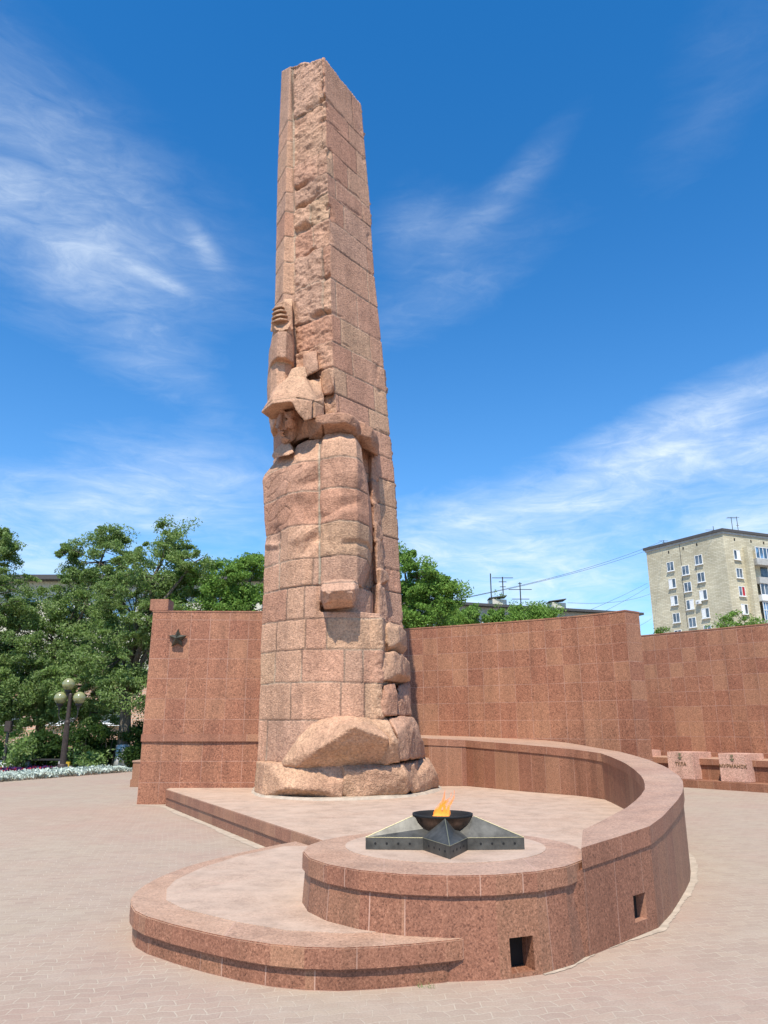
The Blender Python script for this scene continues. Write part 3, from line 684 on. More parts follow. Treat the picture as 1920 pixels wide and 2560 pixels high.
def rings_piece(rings):
    """rings: list of lists of 3D points with equal counts"""
    n = len(rings[0]); vs = [p for r in rings for p in r]; fs = [tuple(reversed(range(n))), tuple((len(rings)-1)*n+i for i in range(n))]
    for k in range(len(rings)-1):
        for i in range(n):
            j = (i+1) % n; a, b, c, d = k*n+i, k*n+j, (k+1)*n+j, (k+1)*n+i; fs.append((a, b, c)); fs.append((a, c, d))
    fs2 = []
    for f in fs:
        if len(f) > 4:
            for i in range(1, len(f)-1): fs2.append((f[0], f[i], f[i+1]))
        else: fs2.append(f)
    return vs, fs2
def get_co(me):
    a = np.empty(len(me.vertices)*3, np.float32); me.vertices.foreach_get('co', a); b = np.empty_like(a); me.vertices.foreach_get('normal', b)
    return a.reshape(-1, 3).astype(np.float64), b.reshape(-1, 3).astype(np.float64)
def finish(me, co, col, name, parent, smooth=True):
    me.vertices.foreach_set('co', co.astype(np.float32).ravel())
    at = me.attributes.new('stone', 'FLOAT_COLOR', 'POINT'); c4 = np.ones((len(co), 4), np.float32); c4[:, :3] = np.clip(col, 0.01, 1)
    at.data.foreach_set('color', c4.ravel()); me.polygons.foreach_set('use_smooth', [smooth]*len(me.polygons)); me.update()
    return link(name, me, M['stone'], parent)
def blocks(co, zs, joints, coord, seed, jw=.014, jz=.013, wob=.012):
    """course + vertical joints: returns groove strength 0..1, block ids"""
    z = co[:, 2] + wob*vnoise(co*1.7, 5) + .006*vnoise(co*9, 6)
    zs = np.array(sorted(zs)); k = np.searchsorted(zs, z)
    dz = np.min(np.abs(z[:, None]-zs[None, :]), axis=1)
    g = np.exp(-(dz/jz)**2); bid = k*7.0
    s = coord + .010*vnoise(co*np.array((2., 2., 2.5)), 9)
    for kk in range(len(zs)+1):
        m_ = k == kk
        if not m_.any(): continue
        for j, sj in enumerate(joints.get(kk, ())):
            g[m_] = np.maximum(g[m_], np.exp(-((s[m_]-sj)/jw)**2)); bid[m_] += (s[m_] > sj)*1.0
    return g, bid + seed
def tones(bid, amt=1.0):
    u = np.unique(bid); rs = np.random.RandomState(4); cols = {}
    out = np.empty((len(bid), 3))
    for b in u:
        q = np.random.RandomState(int(b*13 % 100000)+3); c = PAL[q.randint(len(PAL))]*(1+.10*amt*(q.rand()-.5)); out[bid == b] = c
    return out
mon = empty('soldier_obelisk', 'towering pink granite obelisk with a helmeted soldier carved into its lower front', 'monument', (-1, 16.5, ZP))
ZTOP = Zat(128, 15.8)
zl_ = [ZP-.1] + list(np.linspace(1.0, ZTOP-1.2, 26)) + [ZTOP-1.19]
rings = [[(x, y, z) for x, y in ring_shaft(z)] for z in zl_]
tops = [Zat(128, 15.8), Zat(227, 17.2), Zat(227, 17.2)-.05, Zat(154, 17.1), Zat(154, 17.1), Zat(143.8, 16.46), Zat(144, 16.52)]
rt = ring_shaft(ZTOP-.2); rings.append([(x, y, z) for (x, y), z in zip(rt, tops)])
me = remesh_union([rings_piece(rings)], .024)
co, no = get_co(me)
cz = np.interp(co[:, 2], *zip(*[(z, tabX(tabC, 15.8, z)) for z in np.linspace(.3, 19.5, 60)]))
ud = np.array((.655, .755)); vd = np.array((-.77, .637)); rel = np.stack([co[:, 0]-cz, co[:, 1]-15.8], 1)
a = rel@ud; b = rel@vd
right = (np.abs(b) < np.abs(a)) & (no[:, 0]*.755-no[:, 1]*.655 > .3); leftf = ~right & (b < 1.14) ; strip = ~right & (b >= 1.14)
zc = [Zat(y, 15.8) for y in (215.3, 259.8, 317.2, 373.5, 415.7, 470.7, 527, 598, 675.3, 736.2, 792.5, 848.7, 893)]
zr_ = [Zat(y, 17.2) for y in (994, 1043, 1099.5, 1166, 1234, 1282, 1350, 1420, 1490, 1560, 1630)]
zs = sorted(zc + zr_); nz_ = len(zs)
frR = [(.75,), (.6,), (.78,), (.15, .52), (.2, .86), (.38,), (.92,), (.9,), (.12, .6), (.2, .85), (.42,), (.25, .86), (.07, .70), (.45,), (.72,), (.78,), (.6,), (.66,), (.5,), (.6,), (.4,), (.7,), (.5,), (.6,), (.3,)]
frL = [(.93,), (.9,), (.88,), (.75,), (), (.5,), (.55,), (.8,), (.8,), (), (), (.75,), (.7,), (), (.4,), (), (.6,)]
jR = {nz_-i: [f*1.62 for f in fr] for i, fr in enumerate(frR)}; jL = {nz_-i: [(1-f)*1.19 for f in fr] for i, fr in enumerate(frL)}
g1_, b1_ = blocks(co, zs, jR, a, 100); g2_, b2_ = blocks(co, zs, jL, b, 500); g3_, b3_ = blocks(co, [z-.03 for z in zs], {}, b, 900)
g = np.where(right, g1_, np.where(leftf, g2_, g3_)); bid = np.where(right, b1_, np.where(leftf, b2_, b3_))
sj = np.exp(-((b-1.165)/.022)**2)*(~right); g = np.maximum(g, sj)
col = tones(bid)
# rough-hewn left face with split ledges, smooth right face
rf = fbm(co, 1.5, 5, 3, .6, True); rf2 = fbm(co*np.array((1, 1, 1.6)), 5.0, 4, 8, .55)
fiss = np.clip(fbm(co*np.array((.9, .9, .55)), 1.6, 2, 31)*2.6-.1, 0, 1)       # where a joint has split open
zz = co[:, 2] + .05*vnoise(co*4, 41); dzj = np.min(np.abs(zz[:, None]-.055-np.array(zs)[None, :]), axis=1); gap = np.exp(-(dzj/.065)**2)*fiss
upper = 1.0
blk = np.array([np.random.RandomState(int(v) % 9999).rand()-.5 for v in np.unique(bid)]); bo_ = blk[np.searchsorted(np.unique(bid), bid)]
disp = np.where(leftf, .060*rf + .050*rf2 + .08*bo_ - .19*gap - .03*g, np.where(right, .006*rf2 - .022*g + .012*bo_ - .05*np.clip(gap-.55, 0, 1), .006*rf2 - .03*g + .01*bo_))
edge = np.exp(-(np.minimum(np.abs(a), np.abs(b)+0)/.10)**2)
edgeR = np.exp(-((a-1.6)/.09)**2)
chip = np.clip(fbm(co, 2.2, 3, 77)-.25, 0, 1)
disp = disp - chip*.30*(np.exp(-(np.hypot(a, b)/.16)**2)+edgeR*.7)
# small blocks broken out of the top corner
disp = disp - .14*np.exp(-((co[:, 2]-(ZTOP-1.0))/.45)**2)*np.exp(-((b-.14)/.08)**2)*leftf*(fbm(co, 6, 2, 5) > -.15)
disp *= (co[:, 2] > 2)*1.0
jv = np.clip(vnoise(co*1.1, 61)*2.2+.35, 0, 1)[:, None]; jm = (g**1.1)[:, None]*(.85-.25*jv); DARKJ = np.array((.085, .065, .050))
col = col*(1-jm) + (MORT*jv + DARKJ*(1-jv))*jm
col = col*(1+.10*fbm(co, .5, 3, 55))[:, None]
if True:
    tone_gain = np.clip((leftf | strip)*1.0, 0, 1)[:, None]; col = col*(1 + tone_gain*np.array((.07, .10, .10)))  # left faces lightened in the colour for the sun falling on them
    yl = (np.clip(fbm(co, .8, 2, 13)-.1, 0, 1)*leftf)[:, None]; col = col*(1-yl*.5) + np.array((.50, .37, .24))*yl*.5
finish(me, co + no*disp[:, None], col, 'obelisk_shaft', mon)

# figure: torso, hanging arm
tabA = ([976, 1015, 1038, 1107, 1166, 1177, 1259, 1306, 1388, 1431, 1540, 1645, 1713], [587.6, 572.5, 567.4, 571, 574, 570.9, 569.7, 567.4, 563.9, 561, 560, 556.4, 551])
def fig_ring(z, spec):
    out = []
    for px, d in spec:
        if px is None: X = tabX(tabA, d, z)
        else: X = colX(px, d, z)
        out.append((X, d, z))
    return out
def spec(dA=16.35, t=0., crease=15.30, arm=0., armR=797, low=False, bulge=0., armL=696, f2=0.):
    s_ = [(None, dA), (597, 15.95+t), (622, 15.62+t-bulge), (655, 15.32+t-bulge*.5), (682, 15.30+t+f2)]
    if not low: s_ += [(690, crease), (armL, 15.18+arm), (735, 14.97+arm), (772, 15.12+arm), (armR, 15.50+arm), (armR+7, 16.42), (armR-2, 17.2)]
    else: s_ += [(692, 15.30+t), (706, 15.26+t), (740, 15.22+t), (778, 15.26+t), (820, 15.50+t), (833, 16.3), (836, 17.2)]
    s_ += [(640, 17.3), (597, 17.2)]
    return s_
R_list = []
def add_ring(py, dref, **kw): R_list.append(fig_ring(Zat(py, dref), spec(**kw)))
z = ZP-.05
for py, kw in [(1740, dict(low=True)), (1650, dict(low=True)), (1560, dict(low=True)), (1475, dict(low=True)), (1402, dict(low=True)), (1345, dict(low=True)), (1322, dict(low=True, t=.02))]:
    R_list.append(fig_ring(Zat(py, 15.3), spec(**kw)))
rl2 = []
for py, kw in [(1335, dict(arm=.42, armR=800, crease=15.33)), (1262, dict(arm=.40, armR=800, crease=15.33)), (1258, dict(arm=.06, armR=780, t=-.02)), (1200, dict(arm=.04, armR=794, bulge=.05)), (1168, dict(arm=.02, armR=796, bulge=.08)), (1162, dict(arm=-.0, armR=797, bulge=.1, f2=.02)),
               (1130, dict(arm=-.03, armR=798, bulge=.12)), (1108, dict(arm=-.05, armR=798, bulge=.06)), (1085, dict(arm=.0, armR=797, bulge=.05, f2=.04)), (1058, dict(arm=.03, armR=796, bulge=.10)), (1030, dict(arm=-.02, armR=791, bulge=.13)),
               (1000, dict(arm=.0, armR=787, bulge=.02)), (988, dict(arm=.0, armR=785, bulge=-.04, dA=16.45))]:
    rl2.append(fig_ring(Zat(py, 15.15), spec(**kw)))
# shoulder: sloping back to the neck
zsh = Zat(955, 15.3)
rl2.append(fig_ring(zsh, [(600, 16.5), (604, 16.25), (630, 15.95), (655, 15.72), (682, 15.50), (690, 15.50), (697, 15.26), (735, 15.05), (770, 15.2), (781, 15.6), (782, 16.5), (780, 17.2), (640, 17.3), (597, 17.2)]))
zt_ = Zat(940, 15.6)
rl2.append(fig_ring(zt_, [(610, 16.7), (614, 16.5), (640, 16.3), (665, 16.1), (688, 15.75), (694, 15.75), (705, 15.5), (735, 15.38), (760, 15.45), (772, 15.8), (774, 16.5), (772, 17.2), (640, 17.3), (610, 17.2)]))
pieces = [rings_piece(R_list), rings_piece(rl2)]
Hu = lambda pts: ([P(*p) for p in pts], None)
# fist
fist = [Hu([(692, 1272, 14.86), (698, 1256, 15.0), (735, 1251, 14.9), (766, 1252, 14.98), (775, 1259, 15.2), (697, 1277, 14.72), (739, 1275, 14.62), (766, 1273, 14.72), (776, 1272, 15.1),
            (698, 1300, 14.95), (705, 1312, 15.1), (716, 1314, 15.05), (760, 1311, 15.1), (768, 1298, 15.05), (692, 1290, 15.3), (700, 1318, 15.5), (765, 1310, 15.5), (775, 1270, 15.6), (692, 1262, 15.6)])]
for i in range(4):
    x0 = 714+i*12.5
    fist.append(Hu([(x0, 1279, 14.68), (x0+11, 1279, 14.68), (x0, 1296, 14.80), (x0+11, 1296, 14.80), (x0+1, 1312, 15.02), (x0+10, 1312, 15.02), (x0, 1280, 15.2), (x0+11, 1280, 15.2), (x0+5, 1312, 15.3)]))
fist.append(Hu([(697, 1278, 14.78), (712, 1281, 14.62), (713, 1300, 14.78), (702, 1306, 14.95), (697, 1280, 15.2), (712, 1300, 15.2)]))
pieces += fist
# collar pieces under the chin
pieces += [Hu([(588, 984, 16.15), (592, 976, 15.95), (600, 966, 15.98), (613, 956, 15.95), (590, 990, 16.0), (622, 984, 15.48), (634, 978, 15.50), (630, 966, 15.62), (622, 952, 15.85), (600, 975, 16.6), (634, 965, 16.4), (589, 984, 16.3)]),
           Hu([(640, 1012, 15.42), (650, 1004, 15.30), (690, 985, 15.34), (690, 950, 15.58), (664, 951, 15.70), (642, 962, 15.78), (634, 985, 15.66), (645, 970, 16.4), (690, 955, 16.4), (690, 1000, 16.4), (640, 1010, 16.4)])]
# raised arm in the left strip, with the gripping hand
def arm_ring(py, dd, xl, xr, bul=0.):
    z = Zat(py, 16.0+dd)
    return [(colX(xl, 16.85+dd, z), 16.85+dd, z), (colX(xl+7, 16.25+dd-bul, z), 16.25+dd-bul, z), (colX(xl+20, 15.98+dd-bul, z), 15.98+dd-bul, z), (colX(xl+38, 15.98+dd-bul, z), 15.98+dd-bul, z),
            (colX(xr-2, 16.2+dd, z), 16.2+dd, z), (colX(xr, 16.6+dd, z), 16.6+dd, z), (colX(xr, 17.3, z), 17.3, z), (colX(xl+10, 17.4, z), 17.4, z)]
ar = [arm_ring(905, -.02, 586, 640), arm_ring(850, 0, 577.5, 636), arm_ring(779, .06, 577.5, 633, -.06), arm_ring(777, .0, 578.5, 636, .1), arm_ring(722, .0, 581, 636, .12), arm_ring(719, .0, 582, 635, -.02), arm_ring(700, .02, 585, 634, -.05), arm_ring(665, .12, 592, 634, -.08), arm_ring(640, .25, 594, 633, -.12)]
pieces.append(rings_piece(ar[::-1]))
me = remesh_union(pieces, .021)
co, no = get_co(me)
yj = [987, 1055, 1127.6, 1200, 1261]; yl_ = [1335, 1402, 1473, 1555, 1650]
zsF = [Zat(y, 15.1) for y in yj] + [Zat(y, 15.28) for y in yl_] + [Zat(717, 16.0), Zat(778, 16.0)]
zsF = sorted(zsF); nF = len(zsF)
def jx(pxs, py, d=15.35): z = Zat(py, d); return [colX(p, d, z) for p in pxs]
# joints listed from the lowest course up
jF = {0: jx((745,), 1690), 1: jx((574,), 1600, 16.0), 2: jx((625, 736.5, 789), 1510), 3: jx((583.5, 651, 744.6, 785), 1435), 4: jx((587.5, 661, 706.7), 1368), 5: jx((614, 657.6), 1300), 6: jx((596, 676.4, 691), 1230), 7: jx((596, 690), 1165), 8: jx((690,), 1090), 9: jx((690,), 1020), 10: jx((692,), 965), 11: []}
g, bid = blocks(co, zsF, jF, co[:, 0], 2000, jw=.015, jz=.014, wob=.02)
armside = (co[:, 0] > np.interp(co[:, 2], [4, 10], [colX(691, 15.35, 5.), colX(691, 15.35, 8.)])) & (co[:, 2] > Zat(1335, 15.2)); 
col = tones(bid)*np.array((1.06, 1.08, 1.07))
rf = fbm(co, 3.5, 4, 3); lr = fbm(co, 1.1, 3, 9)
disp = .010*rf + .018*lr - .018*g + .006*fbm(co, 11, 2, 91)
def relief(x0, y0, x1, y1, d, wdt, amp, gate=None):
    global disp
    p, q = P(x0, y0, d), P(x1, y1, d); A_ = np.array((p.x, p.z)); ab = np.array((q.x, q.z))-A_; pt_ = co[:, (0, 2)]-A_
    t = np.clip((pt_@ab)/(ab@ab), 0, 1); ds = np.linalg.norm(pt_-t[:, None]*ab, axis=1); k = np.clip(1-ds/wdt, 0, 1)*(co[:, 1] < 16.4)
    if gate == 'arm': k = k*armside
    if gate == 'torso': k = k*(~armside)
    disp = disp + amp*k
relief(700, 1115, 765, 1085, 15.1, .17, -0.062, 'arm'); relief(700, 1075, 735, 1075, 15.1, .2, 0.031, 'arm'); relief(765, 1040, 770, 1000, 15.1, .16, 0.025, 'arm'); relief(712, 1000, 722, 1050, 15.1, .15, -0.031, 'arm')
relief(745, 1175, 795, 1168, 15.1, .09, -0.043, 'arm'); relief(710, 1190, 720, 1150, 15.1, .14, 0.031, 'arm'); relief(705, 1135, 712, 1180, 15.1, .10, -0.031, 'arm')
relief(650, 1090, 668, 1120, 15.4, .22, -0.056, 'torso'); relief(640, 1165, 685, 1140, 15.4, .16, 0.050, 'torso'); relief(655, 1195, 685, 1165, 15.4, .14, -0.043, 'torso')
relief(640, 1030, 680, 1010, 15.4, .16, 0.043, 'torso'); relief(655, 1050, 685, 1040, 15.4, .15, -0.050, 'torso'); relief(610, 1060, 600, 1120, 15.7, .22, 0.037, 'torso'); relief(600, 1180, 575, 1172, 16.0, .10, 0.056, 'torso')
relief(590, 1140, 600, 1180, 15.9, .14, -0.031, 'torso')
# carved ribbon on the chest: shallow grooves along lines
def carve(lines, d, wdt=.012, depth=.02):
    global disp
    k = np.zeros(len(co)); sel = (co[:, 1] < 16.9)
    for ln in lines:
        pp = [P(x, y, d) for x, y in ln]
        for p, q in zip(pp, pp[1:]):
            A_ = np.array((p.x, p.z)); B_ = np.array((q.x, q.z)); ab = B_-A_; pt_ = co[:, (0, 2)]-A_
            t = np.clip((pt_@ab)/(ab@ab), 0, 1); ds = np.linalg.norm(pt_-t[:, None]*ab, axis=1); k = np.maximum(k, np.exp(-(ds/wdt)**2))
    k = k*sel*(co[:, 2] > 4); disp = disp - depth*k; return k
cv_ = lambda L: [( (620+.2713*x)/1.1573, (1050+.2713*y)/1.1573 ) for x, y in L]
k1 = carve([cv_([(150, 500), (250, 460), (330, 415), (400, 390), (412, 410), (345, 512), (290, 500), (220, 540), (170, 605), (140, 570)]),
            cv_([(150, 680), (230, 660), (300, 620), (345, 575), (412, 640), (360, 745), (290, 740), (210, 780), (170, 840), (155, 790)]),
            cv_([(175, 905), (240, 905), (300, 870), (360, 825), (420, 885), (360, 980), (290, 980), (215, 1010), (175, 1060)])], 15.9, .012, .016)
k2 = carve([cv_([(165, 1110), (250, 1070), (330, 985)]), cv_([(655, 990), (560, 1040), (470, 1110), (455, 1250)])], 15.5, .02, .014)
# where rock takes over on the right, rougher
rgt = np.clip((co[:, 0]-np.interp(co[:, 2], [.3, 9], [colX(800, 15.5, 1.), colX(797, 15.5, 8.)])-.0)/.15, 0, 1)*(co[:, 2] < Zat(1335, 15.3)+.05)
disp = disp + rgt*(.07*fbm(co, 2.5, 4, 12, .6, True)+.05)
jv = np.clip(vnoise(co*1.2, 61)*2.2+.55, 0, 1)[:, None]; jm = g[:, None]*(.80-.15*jv); col = col*(1-jm) + (MORT*jv + DARKJ*(1-jv))*jm
crs = np.exp(-((co[:, 0]-np.interp(co[:, 2], [4.2, 6.2, 8.2], [colX(691, 15.4, 4.2), colX(690, 15.4, 6.2), colX(689, 15.4, 8.2)]))/.017)**2)*(co[:, 2] > Zat(1262, 15.3))*(co[:, 2] < Zat(945, 15.4))*(co[:, 1] < 16.2)
disp = disp - .012*crs; cc_ = (crs*.8)[:, None]; col = col*(1-cc_) + MORT*1.05*cc_
col = col*(1+.12*fbm(co, .6, 3, 55))[:, None]; col = col*(1-.22*k1[:, None])
fig = finish(me, co + no*disp[:, None], col, 'soldier_figure', mon)

def rock(name, parent, pieces, seed, voxel=.026, amp=.03, rid=.02, tone=0, cour=None, crackx=None, tone_gain=1.0):
    me = remesh_union(pieces, voxel, {'boulder': 3, 'broken_block': 2}.get(name, 0) if seed not in (81, 83, 75) else 0, seed); co, no = get_co(me)
    if name in ('boulder', 'base_block', 'broken_edge', 'broken_block') and seed != 81: amp = amp*.5; rid = rid*.9
    d = amp*.6*fbm(co, 2.2, 5, seed, .58) + rid*fbm(co*np.array((1, 1, .7)), 3.6, 5, seed+3, .62, True) + .010*fbm(co, 10, 3, seed+7)
    c = PAL[tone] + (PAL[(tone+2) % 6]-PAL[tone])*np.clip(.5+.9*fbm(co, 1.1, 3, seed+5), 0, 1)[:, None]
    if cour is not None:
        g = np.zeros(len(co))
        for z in cour: g = np.maximum(g, np.exp(-((co[:, 2]+.015*vnoise(co*2, 4)-z)/.014)**2))
        d = d - .035*g; c = c*(1-.5*g[:, None]) + MORT*.5*g[:, None]
    if crackx is not None:
        for x_, z0_, z1_ in crackx:
            g = np.exp(-((co[:, 0]+.03*vnoise(co*2, 14)-x_)/.018)**2)*(co[:, 2] > z0_)*(co[:, 2] < z1_); d = d - .07*g; c = c*(1-.4*g[:, None])
    return finish(me, co + no*d[:, None], c*tone_gain*np.array((1.0, 1.02, 1.0)), name, parent)

# the gripping hand: four curled fingers over the edge of the strip, thumb below
hand = [Hu([(584, 716, 16.3), (587, 690, 16.2), (592, 664, 16.2), (600, 654, 16.05), (616, 651, 16.02), (630, 662, 16.1), (633, 712, 16.15), (612, 718, 16.0), (596, 719, 16.1), (600, 655, 17), (630, 655, 17), (630, 715, 17), (590, 715, 17)])]
for i, (yy, xr) in enumerate([(662.5, 612), (671.5, 616), (681, 619), (690.5, 621)]):
    hand.append(Hu([(587-i*.8, yy+6, 16.12), (587-i*.8, yy+9.0, 16.14), (596, yy-1.2, 15.86), (596, yy+2.4, 15.85), (606, yy-4.2, 15.80), (607, yy-.2, 15.79), (xr, yy-1.0, 15.90), (xr, yy+2.2, 15.92), (xr+4, yy+3, 15.98), (600, yy, 16.4), (xr-3, yy, 16.4)]))
hand.append(Hu([(590, 706, 16.0), (596, 713, 15.90), (608, 716, 15.88), (622, 711, 15.90), (630, 700, 15.95), (628, 692, 16.0), (620, 703, 15.92), (606, 709, 15.92), (597, 705, 15.98), (610, 712, 16.4)]))
rock('raised_hand', fig, hand, 25, .014, .004, .002, 4, tone_gain=1.03)
# helmet
B7 = lambda x, y, d: (553+.17705*x, 630.8+.17705*y, d)
helmet = [Hu([(588, 854, 15.34), (640, 858, 15.02), (676, 866, 15.18), (690, 866, 15.45), (625, 813, 15.62), (660, 816, 15.5), (601, 832, 15.66), (596, 836, 16.0), (582, 853, 15.95), (584, 858, 15.6), (645, 838, 15.17), (672, 842, 15.35), (605, 843, 15.42), (610, 830, 16.9), (690, 835, 16.9), (690, 870, 16.9), (590, 862, 16.9)]),
          Hu([(630, 797, 15.85), (636, 794, 15.7), (657, 792, 15.62), (660, 793, 15.7), (664, 814, 15.55), (622, 815, 15.68), (640, 800, 16.7), (664, 812, 16.7), (622, 815, 16.7)]),
          Hu([(564.5, 891, 15.62), (566, 887, 15.66), (588.4, 871.8, 15.06), (588, 866, 15.12), (629, 867, 14.96), (632, 862, 14.98), (588, 854, 15.36), (640, 859, 15.04), (586, 907, 16.02), (582, 862, 15.9), (676, 866, 15.34), (640, 872, 15.6), (620, 885, 16.3), (590, 880, 16.5), (670, 880, 16.5)]),
          Hu([(629, 867, 14.97), (634, 862, 14.98), (643, 892, 14.99), (657.5, 909, 15.08), (668, 906, 15.12), (676, 904, 15.16), (677, 867, 15.14), (645, 869, 15.2), (660, 906, 15.7), (676, 903, 15.9), (640, 868, 15.5), (677, 867, 16.4), (677, 900, 16.4)]),
          Hu([(676, 867, 15.18), (699, 861, 15.45), (700, 905, 15.50), (677, 904, 15.20), (677, 867, 16.4), (699, 870, 16.4), (699, 905, 16.4)]),
          Hu([(666, 822, 15.72), (693, 818, 15.95), (694, 850, 15.62), (683, 862, 15.52), (677, 864, 15.45), (700, 862, 15.7), (670, 840, 15.5), (690, 830, 16.5), (700, 870, 16.5), (670, 860, 16.5)])]
rock('helmet', fig, helmet, 21, .019, .005, .004, 4, cour=[P(640, 859, 15.04).z], crackx=[(colX(674, 15.35, 7.0), 6.2, 8.6)], tone_gain=1.08)
head = [Hu([(603, 884, 15.43), (616, 884, 15.39), (603, 926, 15.42), (618, 928, 15.42), (610, 900, 15.40), (608, 900, 16.2)]),
        Hu([(596, 880, 15.62), (612, 874, 15.40), (640, 874, 15.46), (655, 890, 15.75), (658, 915, 15.85), (648, 930, 15.75), (628, 953, 15.62), (612, 956, 15.66), (602, 945, 15.8), (596, 915, 15.85), (600, 890, 16.5), (655, 900, 16.6), (620, 950, 16.5), (660, 930, 16.5)]),
        Hu([(594, 887, 15.5), (604, 881, 15.30), (614, 884, 15.28), (604, 888, 15.34), (612, 890, 15.36), (600, 885, 15.9)]),            # brow
        Hu([(603, 886, 15.34), (609, 888, 15.34), (592, 921, 15.30), (597, 925, 15.22), (607, 922, 15.34), (598, 905, 15.30), (606, 915, 15.9), (596, 922, 15.8)]),   # nose
        Hu([(612, 888, 15.30), (632, 884, 15.32), (640, 896, 15.42), (622, 903, 15.26), (613, 898, 15.32), (625, 895, 15.9)]),          # lid and cheek
        Hu([(612, 907, 15.30), (630, 902, 15.30), (640, 912, 15.46), (630, 925, 15.46), (614, 920, 15.38), (625, 912, 15.9)]),
        Hu([(597, 930, 15.48), (607, 928, 15.34), (614, 931, 15.40), (608, 935, 15.40), (600, 935, 15.5), (606, 930, 15.9)]),           # lips
        Hu([(600, 937, 15.52), (609, 936, 15.42), (616, 939, 15.46), (610, 941, 15.50), (606, 938, 15.9)]),
        Hu([(604, 944, 15.58), (614, 943, 15.46), (626, 946, 15.54), (620, 955, 15.60), (608, 956, 15.70), (615, 948, 16.2)]),          # chin
        Hu([(638, 895, 15.62), (660, 908, 15.62), (664, 940, 15.72), (640, 950, 15.75), (625, 960, 15.95), (665, 905, 16.4), (665, 950, 16.4), (610, 975, 16.3), (612, 970, 16.6)]),   # jaw and neck
        Hu([(655, 908, 15.42), (668, 903, 15.38), (672, 940, 15.62), (655, 945, 15.72), (645, 935, 15.72), (668, 905, 16.2), (668, 945, 16.2)])]
head = [([v+Vector((0, .13, .03)) for v in p_[0]], None) for p_ in head]
rock('head', fig, head, 31, .018, .008, .004, 3)
ledge = [Hu([(664, 906, 15.46), (700, 897, 15.12), (722, 892, 14.98), (746, 892, 14.98), (762, 898, 15.06), (774, 911, 15.30), (778, 925, 15.50), (700, 915, 15.10), (748, 912, 14.96), (768, 922, 15.18), (668, 949, 15.80), (700, 952, 15.74), (758, 950, 15.60), (774, 958, 15.85), (690, 900, 16.9), (770, 905, 16.9), (772, 955, 16.9), (670, 945, 16.9)]),
         Hu([(776, 910, 15.62), (790, 915, 15.62), (803, 926, 15.70), (814, 942, 15.95), (818, 962, 16.12), (816, 985, 16.3), (800, 974, 16.0), (779, 964, 15.95), (777, 938, 15.55), (800, 945, 15.66), (780, 915, 17), (815, 950, 17), (815, 984, 17), (780, 965, 17)])]
rock('rock_ledge', mon, ledge, 41, .022, .02, .02, 3, crackx=[(colX(692, 15.2, 6.6), 5, 8)], tone_gain=.88)  # reddish stone, darkened so its colour holds the shade of the down-facing front
# broken blocks beside the helmet and jagged spine under the arm
rock('broken_block', mon, [Hu([(655, 765, 16.0), (684, 757, 15.9), (687, 800, 15.68), (663, 812, 15.75), (655, 800, 15.85), (668, 770, 15.8), (655, 770, 16.6), (690, 770, 16.5), (690, 800, 16.4)])], 51, .026, .03, .02, 3)
rock('broken_block', mon, [Hu([(694, 803, 15.92), (712, 795, 15.62), (720, 800, 15.66), (722, 840, 15.62), (716, 850, 15.72), (700, 853, 15.86), (693, 838, 15.95), (700, 800, 16.5), (724, 800, 16.4), (724, 845, 16.4)])], 57, .026, .03, .02, 4, tone_gain=1.05)
spine = []
for (x, y0, y1, d) in [(-1, 0, 0, 0)][:0] + [(803, 985, 1045, 16.35), (805, 1037, 1090, 16.2), (808, 1085, 1140, 16.2), (812, 1130, 1172, 16.22), (815, 1165, 1235, 16.25), (822, 1228, 1262, 16.15), (818, 1262, 1345, 16.1)]:
    wd = 9 if y0 < 1228 else 13; d += .17; x += 2; wd += 4
    spine.append(Hu([(x-wd, y0+6, d+.1), (x-2, y0, d-.12), (x+wd*.7, y0+9, d+.15), (x-wd, y1-5, d+.1), (x-3, y1, d-.1), (x+wd, y1-9, d+.18), (x, y0, 17.2), (x+5, y1, 17.2), (x-8, y1, 17.2)]))
rock('broken_edge', mon, spine, 61, .026, .045, .03, 3)
# boulders down the right
def boulder(pts, seed, tone, tone_gain=1.0, amp=.04, crack=None): return rock('boulder', mon, [Hu(p) for p in pts], seed, .026, amp, .03, tone, crackx=crack, tone_gain=tone_gain)
boulder([[(826, 1352, 15.75), (840, 1346, 15.9), (862, 1352, 16.2), (876, 1366, 16.7), (878, 1400, 16.9), (872, 1411, 16.9), (830, 1408, 15.7), (824, 1380, 15.65), (845, 1395, 15.7), (862, 1385, 15.95), (845, 1350, 17.4), (878, 1400, 17.6), (835, 1405, 17.3), (833, 1362, 15.6), (858, 1366, 15.9)]], 71, 2)
boulder([[(822, 1412, 15.55), (850, 1408, 15.8), (872, 1416, 16.3), (884, 1430, 16.8), (886, 1466, 17.0), (880, 1474, 17.0), (832, 1470, 15.5), (800, 1470, 15.35), (790, 1420, 15.4), (850, 1430, 15.7), (862, 1455, 15.85), (840, 1412, 17.4), (886, 1470, 17.6), (800, 1465, 17)]], 73, 2)
boulder([[(830, 1480, 15.5), (852, 1476, 15.8), (858, 1500, 15.75), (858, 1545, 15.7), (832, 1546, 15.45), (815, 1540, 15.45), (838, 1500, 15.45), (845, 1490, 17), (855, 1545, 17), (815, 1530, 16.8)],
         [(858, 1484, 16.3), (870, 1502, 16.25), (882, 1515, 16.6), (888, 1545, 16.7), (862, 1547, 16.0), (860, 1500, 16.1), (870, 1490, 17.6), (886, 1546, 17.8), (866, 1476, 17.2), (884, 1500, 17.3), (885, 1476, 17.4)]], 75, 3, amp=.05)
